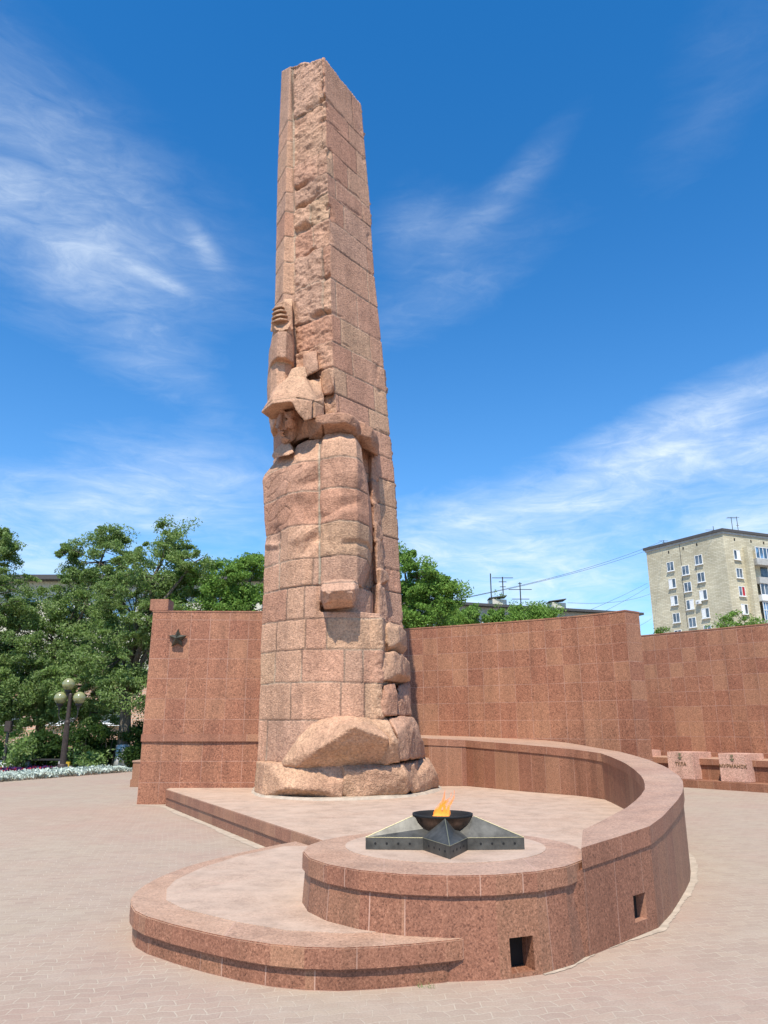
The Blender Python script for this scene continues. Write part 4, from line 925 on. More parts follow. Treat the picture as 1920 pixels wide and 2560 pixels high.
# great wedge, and the blocks to its right
boulder([[(611, 1645, 15.35), (614, 1654, 15.32), (640, 1608, 15.22), (668, 1562, 15.42), (690, 1551, 15.44), (735, 1541, 15.46), (760, 1543, 15.44), (800, 1550, 15.46), (692, 1616, 14.66), (764, 1569, 14.50), (838, 1595, 14.84), (698, 1657, 15.12), (750, 1657, 15.24), (800, 1652, 15.30), (832, 1645, 15.28), (640, 1656, 15.16), (650, 1600, 16.5), (820, 1560, 16.6), (830, 1640, 16.6), (640, 1650, 16.4)]], 81, 4, 1.06, .012)
boulder([[(790, 1549, 15.45), (835, 1552, 15.62), (850, 1582, 15.05), (858, 1598, 15.02), (863, 1645, 15.28), (836, 1652, 15.20), (800, 1650, 15.3), (838, 1596, 14.95), (826, 1572, 15.2), (790, 1560, 16.8), (860, 1600, 16.8), (860, 1645, 16.8)]], 84, 4, 1.0, .03)
boulder([[(838, 1552, 15.62), (864, 1549, 15.8), (888, 1551, 16.2), (858, 1585, 15.2), (864, 1642, 15.32), (880, 1640, 15.55), (888, 1600, 15.70), (886, 1635, 15.9), (876, 1568, 15.62), (846, 1560, 15.5), (888, 1552, 18), (886, 1636, 18), (850, 1556, 17.5)],
         [(884, 1551, 16.1), (893, 1553, 16.4), (903, 1570, 16.5), (908, 1600, 16.5), (907, 1634, 16.5), (888, 1640, 15.8), (885, 1600, 15.75), (889, 1575, 15.85), (888, 1552, 18), (907, 1600, 18), (905, 1636, 18)],
         [(905, 1588, 16.8), (912, 1600, 16.9), (918, 1630, 17.2), (908, 1640, 16.9), (900, 1638, 16.6), (903, 1600, 16.6), (905, 1595, 18.2), (917, 1635, 18.2)]], 83, 3, .98, .045)
# base course
b0 = lambda px, py, dz=0.0: None
def gz(px, d, z): return Vector((colX(px, d, z), d, z))
zc1 = Zat(1650, 15.3)
def hull3(pts): return ([Vector(p) for p in pts], None)
dl_, dm, dr_ = G(552, 1713, ZP).y, G(740, 1727, ZP).y, G(940, 1702, ZP).y
base1 = hull3([gz(551, 16.3, ZP+.02), gz(556, 16.2, zc1), gz(572, 15.55, zc1), gz(566, 15.5, ZP), gz(612, 15.30, ZP+.02), gz(618, 15.05, ZP+.20), gz(660, 14.93, ZP+.17), gz(706, 14.93, ZP+.15), gz(640, 15.35, ZP), gz(706, 15.3, ZP), gz(712, 14.94, ZP+.25), gz(738, 15.02, ZP+.02), gz(745, 15.04, ZP+.35), gz(700, 15.12, zc1-.03), gz(640, 15.25, zc1-.02), gz(745, 15.2, zc1), gz(690, 15.0, zc1-.14), gz(560, 17.3, ZP), gz(560, 17.3, zc1), gz(745, 17.3, ZP), gz(745, 17.3, zc1)])
rock('base_block', mon, [base1], 91, .026, .045, .03, 4, tone_gain=1.04)
base2 = hull3([gz(736, 15.06, ZP+.10), gz(736, 15.2, zc1), gz(748, 15.0, zc1-.12), gz(800, 15.05, zc1-.1), gz(868, 15.35, zc1-.02), gz(880, 15.35, zc1-.22), gz(888, 15.6, ZP+.22), gz(880, 15.5, ZP+.06), gz(800, 15.12, ZP+.06), gz(760, 15.08, ZP), gz(840, 15.7, zc1), gz(742, 17.3, ZP), gz(742, 17.3, zc1), gz(900, 17.5, ZP), gz(900, 17.5, zc1)])
rock('base_block', mon, [base2], 93, .026, .035, .025, 2)
base3 = hull3([gz(897, 16.6, zc1-.05), gz(915, 16.9, zc1+.02), gz(928, 16.7, zc1-.1), gz(945, 17.0, ZP+.30), gz(946, 17.2, ZP+.06), gz(910, 16.2, ZP+.02), gz(900, 15.9, ZP+.10), gz(905, 16.1, ZP+.35), gz(890, 15.8, ZP+.25), gz(888, 15.9, ZP+.02), gz(895, 18, ZP), gz(895, 18, zc1), gz(945, 18.2, ZP), gz(925, 18.2, zc1)])
base4 = hull3([gz(868, 15.6, zc1-.02), gz(895, 15.95, zc1-.02), gz(900, 16.0, ZP+.3), gz(890, 15.8, ZP+.05), gz(878, 15.6, ZP+.2), gz(870, 17, zc1), gz(905, 17.2, zc1), gz(905, 17.2, ZP), gz(870, 17, ZP)])
rock('base_block', mon, [base3, base4], 97, .026, .045, .03, 4)
# mortar skirt where the obelisk stands on the platform
rnd = random.Random(8); sk = []
for px, d in [(541, 16.6), (545, 16.0), (560, 15.35), (600, 15.0), (640, 14.72), (690, 14.6), (740, 14.65), (790, 14.75), (850, 15.05), (900, 15.5), (935, 16.2), (955, 17.0), (955, 17.8), (900, 18.4), (600, 18.3), (545, 17.6)]:
    sk.append((colX(px, d, ZP), d))
sk3 = interp_poly([Vector((x, y, 0)) for x, y in sk+[sk[0]]], 90)[:-1]
cx_ = Vector((-1, 16.5, 0)); top = []; bot = []
for p in sk3:
    k = 1+rnd.uniform(-.012, .012); q = cx_+(p-cx_)*k; bot.append((q.x, q.y)); q2 = cx_+(p-cx_)*(k-.03); top.append((q2.x, q2.y))
n_ = len(bot); vs = [(x, y, ZP-.01) for x, y in bot] + [(x, y, ZP+.035+rnd.uniform(-.012, .012)) for x, y in top]
mesh('mortar_skirt', vs, [(i, (i+1) % n_, n_+(i+1) % n_, n_+i) for i in range(n_)] + [tuple(n_+i for i in range(n_))], M['sand'], mon)

# ------------------------------------------------------------------ foliage
def leafmat(name, c1, c2, c3):
    m = bpy.data.materials.new(name); m.use_nodes = True; m.node_tree.nodes.clear(); n = NT(m.node_tree)
    tc = n.n('ShaderNodeTexCoord'); oi = n.n('ShaderNodeNewGeometry')
    nz = n.n('ShaderNodeTexNoise', ins={'Vector': tc.outputs['Object'], 'Scale': .8, 'Detail': 4.0, 'Roughness': .7})
    c = n.mix(n.ramp(nz.outputs[0], [(.35, 0.0), (.65, 1.0)]), c1, c2)
    c = n.mix(n.math('MULTIPLY', oi.outputs['Random Per Island'], .7), c, c3)
    d = n.n('ShaderNodeBsdfPrincipled', ins={'Base Color': c, 'Roughness': .65, 'Specular IOR Level': .12})
    t = n.n('ShaderNodeBsdfTranslucent', ins={'Color': n.mix(.5, c, (.20, .32, .04))})
    mx = n.n('ShaderNodeMixShader', ins={0: .35, 1: d.outputs[0], 2: t.outputs[0]}); n.n('ShaderNodeOutputMaterial', ins={0: mx.outputs[0]}); return m
M['leafA'] = leafmat('elm_leaves', (.100, .185, .036), (.175, .275, .060), (.32, .39, .18))
M['leafB'] = leafmat('fresh_leaves', (.095, .205, .032), (.16, .30, .052), (.27, .40, .10))
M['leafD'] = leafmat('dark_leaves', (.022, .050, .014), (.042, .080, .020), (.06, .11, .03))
M['bark'] = plain('grey_bark', (.13, .11, .085), .95, 0, .1, .4, 9, .02)
def leaves_mesh(name, centers, radii, nper, size, mat, parent, seed, flat=.75):
    rs = np.random.RandomState(seed); C_ = np.repeat(np.array(centers), nper, axis=0); Rr = np.repeat(np.array(radii), nper)
    n = len(C_); dirs = rs.randn(n, 3); dirs /= np.linalg.norm(dirs, axis=1)[:, None]; rad = rs.rand(n)**.55
    an = np.repeat(np.stack([rs.uniform(.6, 1.7, len(centers)), rs.uniform(.6, 1.4, len(centers)), rs.uniform(.35, 1.0, len(centers))], 1), nper, axis=0)
    p = C_ + dirs*(rad*Rr)[:, None]*an; p[:, 2] += .5*(p[:, 0]-C_[:, 0])*np.repeat(rs.uniform(-1, 1, len(centers)), nper)
    a1 = rs.randn(n, 3); a1[:, 2] -= .35; a1 /= np.linalg.norm(a1, axis=1)[:, None]; a2 = np.cross(a1, rs.randn(n, 3)); a2 /= np.linalg.norm(a2, axis=1)[:, None]
    s_ = size*(.6+.8*rs.rand(n))[:, None]
    v = np.empty((n, 4, 3)); v[:, 0] = p - a1*s_; v[:, 1] = p + a2*s_*.42; v[:, 2] = p + a1*s_; v[:, 3] = p - a2*s_*.42
    me = bpy.data.meshes.new(name); me.vertices.add(n*4); me.vertices.foreach_set('co', v.reshape(-1).astype(np.float32))
    me.loops.add(n*4); me.loops.foreach_set('vertex_index', np.arange(n*4, dtype=np.int32)); me.polygons.add(n)
    me.polygons.foreach_set('loop_start', np.arange(0, n*4, 4, dtype=np.int32)); me.update(calc_edges=True)
    return link(name, me, mat, parent)
def tree(label, base, height, blobs, trunk_r, seed, mat, nper=160, size=.11, density=1.0, group='trees behind the memorial walls', cat='tree', name='leafy_tree', whitewash=False, trunk_to=.45, clump=.55):
    """blobs: ellipsoids (centre xyz, radii xyz) the crown fills; clumps sit mostly near their skin"""
    rnd = random.Random(seed); t = empty(name, label, cat, tuple(base), group)
    base = Vector(base); cent = []; rad = []; limbs = MB()
    fork = base + Vector((rnd.uniform(-.3, .3), rnd.uniform(-.3, .3), height*trunk_to*.6))
    tb = MB(); mid = base.lerp(fork, .5)+Vector((rnd.uniform(-.1, .1), 0, 0))
    tb.tube([base-Vector((0, 0, .1)), base+Vector((0, 0, .15)), mid, fork], [trunk_r*1.35, trunk_r*1.1, trunk_r*.9, trunk_r*.75], 10)
    for bc, br in blobs:
        bc = Vector(bc); vol = br[0]*br[1]*br[2]
        k = int(max(6, 25*vol**.62*density))
        # limb to the blob
        m1 = fork.lerp(bc, .5)+Vector((rnd.uniform(-.5, .5), rnd.uniform(-.5, .5), rnd.uniform(0, .6)))
        limbs.tube([fork, m1, bc], [trunk_r*.55, trunk_r*.35, trunk_r*.16], 6)
        for _ in range(k):
            while True:
                q = Vector((rnd.uniform(-1, 1), rnd.uniform(-1, 1), rnd.uniform(-1, 1)))
                if q.length < 1: break
            q = q.normalized()*(q.length**.45)
            out_ = rnd.random() < .30
            if out_: q = q.normalized()*rnd.uniform(1.0, 1.22)
            c = bc + Vector((q.x*br[0], q.y*br[1], q.z*br[2]*(1.08 if q.z > 0 else 1))); cent.append(tuple(c)); rad.append(rnd.uniform(.25, .55)*clump if out_ else rnd.uniform(.5, 1.2)*clump)
            if rnd.random() < .28:
                m2 = bc.lerp(c, .5)+Vector((rnd.uniform(-.3, .3), rnd.uniform(-.3, .3), rnd.uniform(-.2, .4)))
                limbs.tube([bc, m2, c+(c-bc)*.12], [trunk_r*.13, trunk_r*.08, trunk_r*.03], 4)
    tb.build('trunk', M['bark'], t, smooth=True)
    if whitewash: MB().tube([base+Vector((0, 0, -.02)), base+Vector((0, 0, .5)), base.lerp(mid, .62)], [trunk_r*1.42, trunk_r*1.14, trunk_r*1.06], 10).build('whitewash_band', M['whitewash'], t, smooth=True)
    limbs.build('branches', M['bark'], t, smooth=True)
    leaves_mesh('crown', cent, rad, nper, size, mat, t, seed)
    return t
def blob(px, py, d, rx, rz, ry=None):
    p = P(px, py, d); return (tuple(p), (rx/F*d*1.0, (ry if ry else (rx+rz)/2*1.0)/F*d, rz/F*d))
def base_at(px, d):     # trunk foot at column px, distance d
    return Vector((colX(px, d, 0), d, 0))
GT = 'trees behind the memorial walls'
tree('nearest tree at the left edge, its crown reaching furthest up the left side', base_at(-60, 34), 11, [blob(-60, 1190, 34, 95, 55), blob(-40, 1290, 34, 125, 70), blob(30, 1400, 34.5, 110, 90), blob(-20, 1500, 34, 120, 60), blob(40, 1545, 34, 60, 25), blob(-5, 1170, 34, 22, 28)], .26, 11, M['leafA'], 382, 0.056)
tree('broad shaggy tree behind the three-globe street lamp', base_at(75, 35), 10, [blob(180, 1300, 35, 75, 62), blob(215, 1215, 35, 75, 55), blob(120, 1390, 35, 120, 80), blob(190, 1480, 34, 110, 60), blob(60, 1480, 34, 90, 50), blob(150, 1545, 34, 60, 22), blob(220, 1540, 34, 40, 26), blob(235, 1165, 35, 34, 26)], .24, 12, M['leafA'], 382, 0.062)
tree('tallest thin-topped tree with a whitewashed trunk, beside the wall with the star', base_at(263, 32), 11, [blob(330, 1250, 32, 85, 80), blob(370, 1165, 32, 42, 34), blob(290, 1330, 32, 95, 80), blob(265, 1420, 32, 85, 75), blob(380, 1330, 32, 70, 60), blob(270, 1500, 31.5, 55, 45), blob(420, 1215, 31, 35, 30)], .27, 13, M['leafA'], 303, 0.059, 1.0, whitewash=True)
tree('dense green tree showing over the wall with the star', base_at(480, 32), 9, [blob(470, 1265, 32, 75, 52), blob(540, 1262, 32, 50, 52), blob(450, 1320, 32, 85, 50), blob(545, 1320, 32, 60, 45), blob(548, 1215, 32, 22, 26)], .22, 14, M['leafB'], 405, 0.062)
tree('bright green tree just right of the obelisk, over the wall', base_at(905, 33), 9, [blob(900, 1250, 33, 55, 50), blob(940, 1285, 33, 48, 34), blob(888, 1310, 33, 55, 45), blob(925, 1330, 33, 60, 40), blob(872, 1215, 33, 26, 24), blob(968, 1272, 33, 22, 14)], .22, 15, M['leafB'], 427, 0.065)
tree('low bushy tree left of the first chimney, before the long building', base_at(1010, 40), 7, [blob(1000, 1330, 40, 45, 22), blob(955, 1340, 39, 45, 25), blob(1040, 1342, 40, 40, 22)], .16, 16, M['leafB'], 382, 0.068)
tree('low bushy tree before the second chimney, tips above the wall', base_at(1130, 40), 7, [blob(1095, 1342, 40, 38, 20), blob(1140, 1335, 40, 45, 20), blob(1172, 1322, 40, 18, 16)], .16, 17, M['leafB'], 382, 0.068)
tree('sparse sapling whose tips rise over the far right wall, before the yellow block', base_at(1600, 27), 5.2, [blob(1600, 1335, 27, 34, 14), blob(1565, 1345, 27, 24, 12), blob(1625, 1340, 27, 22, 12)], .08, 18, M['leafB'], 135, 0.040, .45, clump=.3)
tree('tiny shoot peeping over the far right wall near the wall end', base_at(1432, 28), 4.9, [blob(1432, 1364, 28, 13, 5)], .05, 19, M['leafB'], 90, 0.033, .4, clump=.2)
# a bare-topped thin sapling between the antennas
tree('thin bare-twigged sapling between the roof antennas', base_at(1080, 42), 8.5, [blob(1078, 1300, 42, 14, 22)], .06, 29, M['leafA'], 31, 0.045, .5, clump=.3)
# dark hedge bushes behind the flower bed
def bush(label, px0, px1, pyt, pyb, d, seed, mat, n=260, size=.07):
    b = empty('bush', label, 'bush', tuple(base_at((px0+px1)/2, d)), 'bushes behind the flower bed')
    rnd = random.Random(seed); x0, x1 = colX(px0, d, .8), colX(px1, d, .8); h = Zat(pyt, d)
    cs = []; rr = []; st_ = MB()
    for _ in range(int(14+(x1-x0)*h*7)):
        c = (rnd.uniform(x0, x1), d+rnd.uniform(-.6, .8), rnd.uniform(.1, h)*rnd.uniform(.8, 1)); cs.append(c); rr.append(rnd.uniform(.25, .5))
    for _ in range(8):
        x = rnd.uniform(x0, x1); st_.tube([(x, d, -.05), (x+rnd.uniform(-.3, .3), d+.1, h*.8)], [.025, .01], 5)
    st_.build('stems', M['bark'], b); leaves_mesh('foliage', cs, rr, n, size, mat, b, seed); return b
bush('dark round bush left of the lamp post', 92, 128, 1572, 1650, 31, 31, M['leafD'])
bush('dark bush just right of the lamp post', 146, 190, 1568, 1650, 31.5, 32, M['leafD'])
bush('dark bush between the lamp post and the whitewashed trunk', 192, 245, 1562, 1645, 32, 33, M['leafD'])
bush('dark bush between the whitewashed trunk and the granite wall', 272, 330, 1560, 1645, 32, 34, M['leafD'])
bush('low bright green bush in front of the dark hedge', 172, 212, 1628, 1650, 29.8, 35, M['leafA'], 90)
bush('small lone green bush left of the path', 32, 70, 1588, 1650, 30, 36, M['leafA'], 160)
bush('green bush at the far left edge behind the path', -60, 30, 1572, 1625, 40, 37, M['leafB'], 160)

# ------------------------------------------------------------------ flower bed
rs = np.random.RandomState(3)
fa, fb = G(-160, 1702), G(288, 1667); fdir = (fb-fa).normalized(); fn = Vector((-fdir.y, fdir.x, 0)); fl_len = (fb-fa).length
wid = (G(0, 1664)-G(0, 1690)).length*.92
def flower_rows(name, label, rows, mat, n, sz, hgt_, seed):
    rs = np.random.RandomState(seed); t = rs.rand(n)*fl_len; r = rs.rand(n)*(rows[1]-rows[0])+rows[0]
    hump = .5+.5*np.sin(t*5.1+r*9)+.3*rs.rand(n)
    p = np.array(fa)[None, :] + t[:, None]*np.array(fdir) + (r*wid)[:, None]*np.array(fn); p[:, 2] = .03 + hgt_*(.45+.55*hump)*(.6+.4*rs.rand(n))
    o = leaves_mesh(name, p, np.full(n, .09), 3, sz, mat, None, seed, .6); return tag(o, label, 'flowers', kind='stuff')
M['petal_w'] = plain('white_petals', (.78, .78, .76), .8, 0, .2, .1); M['petal_r'] = plain('red_petals', (.42, .03, .04), .8, 0, .2, .3); M['petal_v'] = plain('violet_petals', (.05, .02, .09), .8, 0, .2, .3)
M['silver'] = plain('silvery_leaves', (.50, .56, .48), .8, 0, .2, .2)
flower_rows('silver_border', 'silvery white edging plants along the front of the flower bed', (0, .25), M['silver'], 5200, .055, .16, 1)
flower_rows('red_flowers', 'red flowers in the middle rows of the bed', (.25, .55), M['petal_r'], 1700, .05, .13, 2)
flower_rows('violet_flowers', 'dark violet flowers in the middle rows of the bed', (.28, .66), M['petal_v'], 3200, .05, .15, 3)
flower_rows('white_flowers', 'white flowers filling the back rows of the bed', (.62, 1.0), M['petal_w'], 4600, .06, .17, 4)

# ------------------------------------------------------------------ street lamp
lb = G(133, 1686); lb = base_at(133, G(133, 1672).y)
lampd = lb.y
lm = empty('street_lamp', 'brown iron lamp post with three greenish glass globes, in the flower bed', 'street lamp', tuple(lb))
zz = lambda py: Zat(py, lampd)
MB().lathe(lb, [(.20, -.05), (.20, .05), (.19, zz(1655)*.95), (.17, zz(1652)), (.15, zz(1650))], 14).build('base', M['post'], lm, smooth=False)
MB().lathe(lb, [(.105, zz(1651)), (.098, zz(1620)), (.088, zz(1565)), (.10, zz(1562)), (.10, zz(1560)), (.075, zz(1556)), (.07, zz(1515)), (.07, zz(1500)), (.045, zz(1497))], 12).build('pole', M['post'], lm)
fl_ = MB()
for k in range(12):
    an = 2*math.pi*(k+.5)/12; fl_.tube([lb+Vector((.098*math.cos(an), .098*math.sin(an), zz(1648))), lb+Vector((.086*math.cos(an), .086*math.sin(an), zz(1568)))], .012, 4)
fl_.build('fluting', M['post'], lm)
M['globe'] = None
gm, n = newmat('smoky_green_glass', .12, .8); tc = n.n('ShaderNodeTexCoord'); s3 = n.n('ShaderNodeSeparateXYZ', ins={0: tc.outputs['Generated']})
lk(n, n.mix(n.ramp(s3.outputs[2], [(.1, 0.0), (.9, 1.0)]), (.20, .20, .075), (.30, .30, .13)), 'Base Color'); n.b.inputs['Alpha'].default_value = .93; n.b.inputs['Coat Weight'].default_value = .6
M['globe'] = gm
gr_ = 13.2/F*lampd*.99
for (px, py) in [(148.3, 1478.5), (131, 1508), (171.5, 1508)]:
    d = lampd + (0 if px > 140 and px < 160 else .0); c = P(px, py, d)
    MB().lathe(c, [(gr_*math.sin(math.pi*i/16)+1e-4, -gr_*math.cos(math.pi*i/16)) for i in range(17)], 24).build('globe', M['globe'], lm, smooth=True)
    MB().lathe(c-Vector((0, 0, gr_*.92)), [(.035, -.22), (.06, -.10), (.12, -.04), (.13, .03)], 14).build('lamp_holder', M['iron'], lm)
    if not 140 < px < 160:
        s_ = -1 if px < 140 else 1; top_ = c-Vector((0, 0, gr_+.2)); q = Vector((lb.x, lb.y, 0))
        mid_ = Vector(((top_.x+q.x)/2, q.y, top_.z-.38)); arr = []
        for i in range(13):
            a = math.pi*i/12; arr.append(Vector(((top_.x+q.x)/2 + (top_.x-q.x)/2*math.cos(a), lampd, top_.z-.12-.26*math.sin(a))))
        MB().tube([top_]+arr+[Vector((q.x, lampd, zz(1512)))], .018, 6).build('curved_arm', M['iron'], lm)
    else: MB().tube([(lb.x, lampd, zz(1500)), tuple(c-Vector((0, 0, gr_+.1)))], .04, 8).build('stem', M['post'], lm)
yb = G(145, 1669); yo = empty('electric_box', 'small yellow box on a thin frame behind the lamp post', 'box', (yb.x, lampd+.7, 0))
c = P(145.5, 1655, lampd+.7); MB().box(c, (.20, .16, .30)).build('cabinet', M['yellow'], yo, bevel=.01)
MB().tube([(c.x-.02, c.y, 0), (c.x-.02, c.y, c.z)], .02, 6).tube([(c.x+.16, c.y+.05, 0), (c.x+.16, c.y+.05, c.z+.55), (c.x-.16, c.y+.05, c.z+.55)], .012, 5).build('frame', M['iron'], yo)
sgd = 31.0; sx_ = colX(14, sgd, 1.0)
sg = empty('path_lantern', 'dark post with a box-shaped head at the left edge, beside the path', 'post', (sx_, sgd, 0))
MB().tube([(sx_, sgd, 0), (sx_, sgd, Zat(1582, sgd))], .06, 8).build('pole', M['iron'], sg)
MB().box((sx_, sgd, Zat(1569, sgd)), (.25, .22, .42)).build('head', M['post'], sg, bevel=.02)
bd = 28.9+1.2; bx0, bx1 = colX(55, bd, .4), colX(143, bd, .4)
bb = empty('park_bench', 'low dark bench behind the flowers, left of the lamp post', 'bench', ((bx0+bx1)/2, bd, 0))
MB().box(((bx0+bx1)/2, bd, .43), (bx1-bx0, .42, .06)).build('seat', M['iron'], bb, bevel=.01)
for x in (bx0+.15, bx1-.15): MB().box((x, bd, .20), (.14, .38, .40)).build('leg', M['concrete'], bb, bevel=.01)

# ------------------------------------------------------------------ buildings
def facade_uv(o):
    me = o.data; ul = me.uv_layers.new(name='UVMap') if not me.uv_layers else me.uv_layers[0]
    for p in me.polygons:
        n = p.normal
        for li in p.loop_indices:
            c = me.vertices[me.loops[li].vertex_index].co; ul.data[li].uv = (c.x*(-n.y)+c.y*n.x, c.z) if abs(n.z) < .6 else (c.x, c.y)
BC = P(1560, 1148, 115.0); BL = Vector((0, 0, 0)); zT = BC.z
BLp = G(1395.5, 1189.5, zT); BRp = G(1659, 1160.5, zT); dR_ = (BRp-BC); dR_.z = 0; dR_.normalize(); BR2 = BC + dR_*34
dL_ = (BLp-BC); dL_.z = 0; LL = dL_.length; dL_.normalize()
bld = empty('apartment_block', 'tall yellow brick apartment block rising beyond the far right wall', 'building', (BC.x, BC.y, 0))
poly = ccw([(BC.x, BC.y), (BR2.x, BR2.y), (BR2.x+dL_.x*LL, BR2.y+dL_.y*LL), (BLp.x, BLp.y)])
o = MB().prism(poly, 0, zT).build('brick_wall', M['brick_y'], bld); facade_uv(o)
o = MB().prism(inset_poly(poly, -.35), zT+.01, zT+.45).build('roof_slab', M['roof'], bld)
o = MB().prism(inset_poly(poly, -.15), zT-.35, zT+.009).build('cornice', M['concrete'], bld)
def hit(px, py, p0_, dirv):
    """pixel ray meets the vertical plane through p0 along dirv: returns s, z"""
    x, u = (px-CX)/F, (CY-py)/F; X, Y, Z = x, cp-sp*u, sp+cp*u
    # t*X = p0.x + s*dx ; t*Y = p0.y + s*dy
    det = X*(-dirv.y) + dirv.x*Y; t = (p0_.x*(-dirv.y) + dirv.x*p0_.y)/det; s = (t*X-p0_.x)/dirv.x if abs(dirv.x) > abs(dirv.y) else (t*Y-p0_.y)/dirv.y
    return s, H+t*Z
K7 = lambda x, y: (1330.7+.1979*x, 1071.5+.1979*y)
def frame_win(parent, origin, dirv, s, z, wd, ht, panes=2, out=None, mat_fr='white', gl='glass', curtain=False):
    nrm = Vector((dirv.y, -dirv.x, 0));
    if nrm.dot(Vector((0, 0, 0))-origin) < 0: nrm = -nrm
    c = origin + dirv*s; c = Vector((c.x, c.y, z)); an = math.atan2(dirv.y, dirv.x)
    g_ = MB().box(c+nrm*.03, (wd, .08, ht), an).build('window', M[gl], parent)
    mb = MB(); t_ = .075
    for dx, dz, sx_, sz_ in [(-wd/2, 0, t_, ht+t_), (wd/2, 0, t_, ht+t_), (0, ht/2, wd-t_, t_), (0, -ht/2, wd-t_, t_)]: mb.box(c+dirv*dx+Vector((0, 0, dz))+nrm*.07, (sx_, .1, sz_), an)
    for k in range(1, panes): mb.box(c+dirv*(-wd/2+wd*k/panes)+nrm*.072, (.07, .09, ht-t_), an)
    mb.build('frame', M[mat_fr], g_)
    MB().box(c+Vector((0, 0, -ht/2-.12))+nrm*.16, (wd+.25, .26, .07), an).build('sill', M['white'], g_)
    if curtain: MB().box(c+dirv*wd*.25*(1 if curtain > 0 else -1)+nrm*.078, (wd*.40, .02, ht-.15), an).build('curtain', M['white'] if abs(curtain) == 1 else M['petal_r'], g_)
    return g_
wins = [(597, 770, 0), (618, 955, 1), (640, 1140, 1), (663, 1330, 0), (762, 810, 0), (787, 993, 0), (812, 1185, -1), (838, 1380, 0), (905, 697, 0), (932, 887, 0), (957, 1080, 1), (983, 1278, 1), (1005, 1466, 0), (683, 1515, 0)]
for x, y, cu in wins:
    s, z = hit(*K7(x, y), BC, dL_); frame_win(bld, BC, dL_, s, z, 1.35 if x != 1005 else 1.35, 1.5, 2, curtain=cu)
for x, y, cu in [(1315, 643, 1), (1343, 842, 0), (1372, 1040, 2), (1402, 1235, -1)]:
    s, z = hit(*K7(x, y), BC, dR_); frame_win(bld, BC, dR_, s, z, 1.25, 1.5, 2, curtain=cu)
# attic vents
for x, y in [(575, 612), (733, 571), (882, 530)]:
    s, z = hit(*K7(x, y), BC, dL_); c = BC+dL_*s; MB().box((c.x, c.y, z), (.22, .1, .42), math.atan2(dL_.y, dL_.x)).build('attic_vent', M['opening_shade'], bld)
for x, y in [(1291, 474), (1472, 494), (1610, 512)]:
    s, z = hit(*K7(x, y), BC, dR_); c = BC+dR_*s; MB().box((c.x, c.y, z), (.22, .1, .42), math.atan2(dR_.y, dR_.x)).build('attic_vent', M['opening_shade'], bld)
# panel joints on the brickwork
mb = MB(); nL = Vector((dL_.y, -dL_.x, 0)); nL = nL if nL.dot(-BC) > 0 else -nL
for x, y0, y1 in [(690, 530, 760), (718, 860, 1440), (870, 770, 830), (900, 940, 1020)]:
    s, za_ = hit(*K7(x, y0), BC, dL_); s2, zb_ = hit(*K7(x, y1), BC, dL_); c = BC+dL_*s+nL*.01; mb.box((c.x, c.y, (za_+zb_)/2), (.07, .04, abs(za_-zb_)), math.atan2(dL_.y, dL_.x))
mb.build('panel_joint', M['roof'], bld)
# balconies on the right-hand face
nR = Vector((dR_.y, -dR_.x, 0)); nR = nR if nR.dot(-BC) > 0 else -nR; anR = math.atan2(dR_.y, dR_.x)
s0, _ = hit(*K7(1462, 800), BC, dR_); s0 += .3
def on_r(s, out, z): c = BC+dR_*s+nR*out; return Vector((c.x, c.y, z))
o = MB().box(on_r(s0-.9, .5, zT/2-.9), (1.0, 1.0, zT-2.9), anR).build('brick_pier', M['brick_y'], bld); facade_uv(o)
zrow = [hit(*K7(1470, y), BC, dR_)[1] for y in (570, 690, 765, 890, 950, 1080, 1160, 1355, 1440)]
bl = 5.0
for i, (zt1, zt0, kind) in enumerate([(zrow[0], zrow[1], 'glaze'), (zrow[2], zrow[3], 'open'), (zrow[4], zrow[5], 'glazew'), (zrow[6], zrow[7], 'glazeb')]):
    for half in (0, 1):
        sm = s0 + .2 + bl*half + bl/2
        b_ = MB().box(on_r(sm, .55, zt0-.47), (bl-.1, 1.1, .95), anR).build('balcony', M['concrete'] if kind != 'glazew' else M['white'], bld)
        MB().box(on_r(sm, .6, zt0-1.0), (bl, 1.3, .14), anR).build('floor_slab', M['concrete'], b_)
        if kind != 'open':
            MB().box(on_r(sm, .98, (zt0+zt1)/2), (bl-.2, .06, zt1-zt0), anR).build('glazing', M['glass_blue' if kind != 'glazew' else 'glass'], b_)
            mb = MB(); npn = 6 if kind != 'glazeb' else 9
            for k in range(npn+1): mb.box(on_r(sm-bl/2+.1+(bl-.2)*k/npn, 1.03, (zt0+zt1)/2), (.09, .08, zt1-zt0-.1), anR)
            for z_ in (zt0, zt1) + ((zt0*.45+zt1*.55,) if kind == 'glazeb' else ()): mb.box(on_r(sm, 1.035, z_), (bl-.1, .1, .1), anR)
            mb.build('frame', M['white'], b_)
        else:
            MB().box(on_r(sm, .02, (zt0+zt1)/2), (1.5, .06, 1.9), anR).build('door', M['glass'], b_); MB().box(on_r(sm+.82, .05, (zt0+zt1)/2), (.12, .1, 1.9), anR).build('door_frame', M['white'], b_)
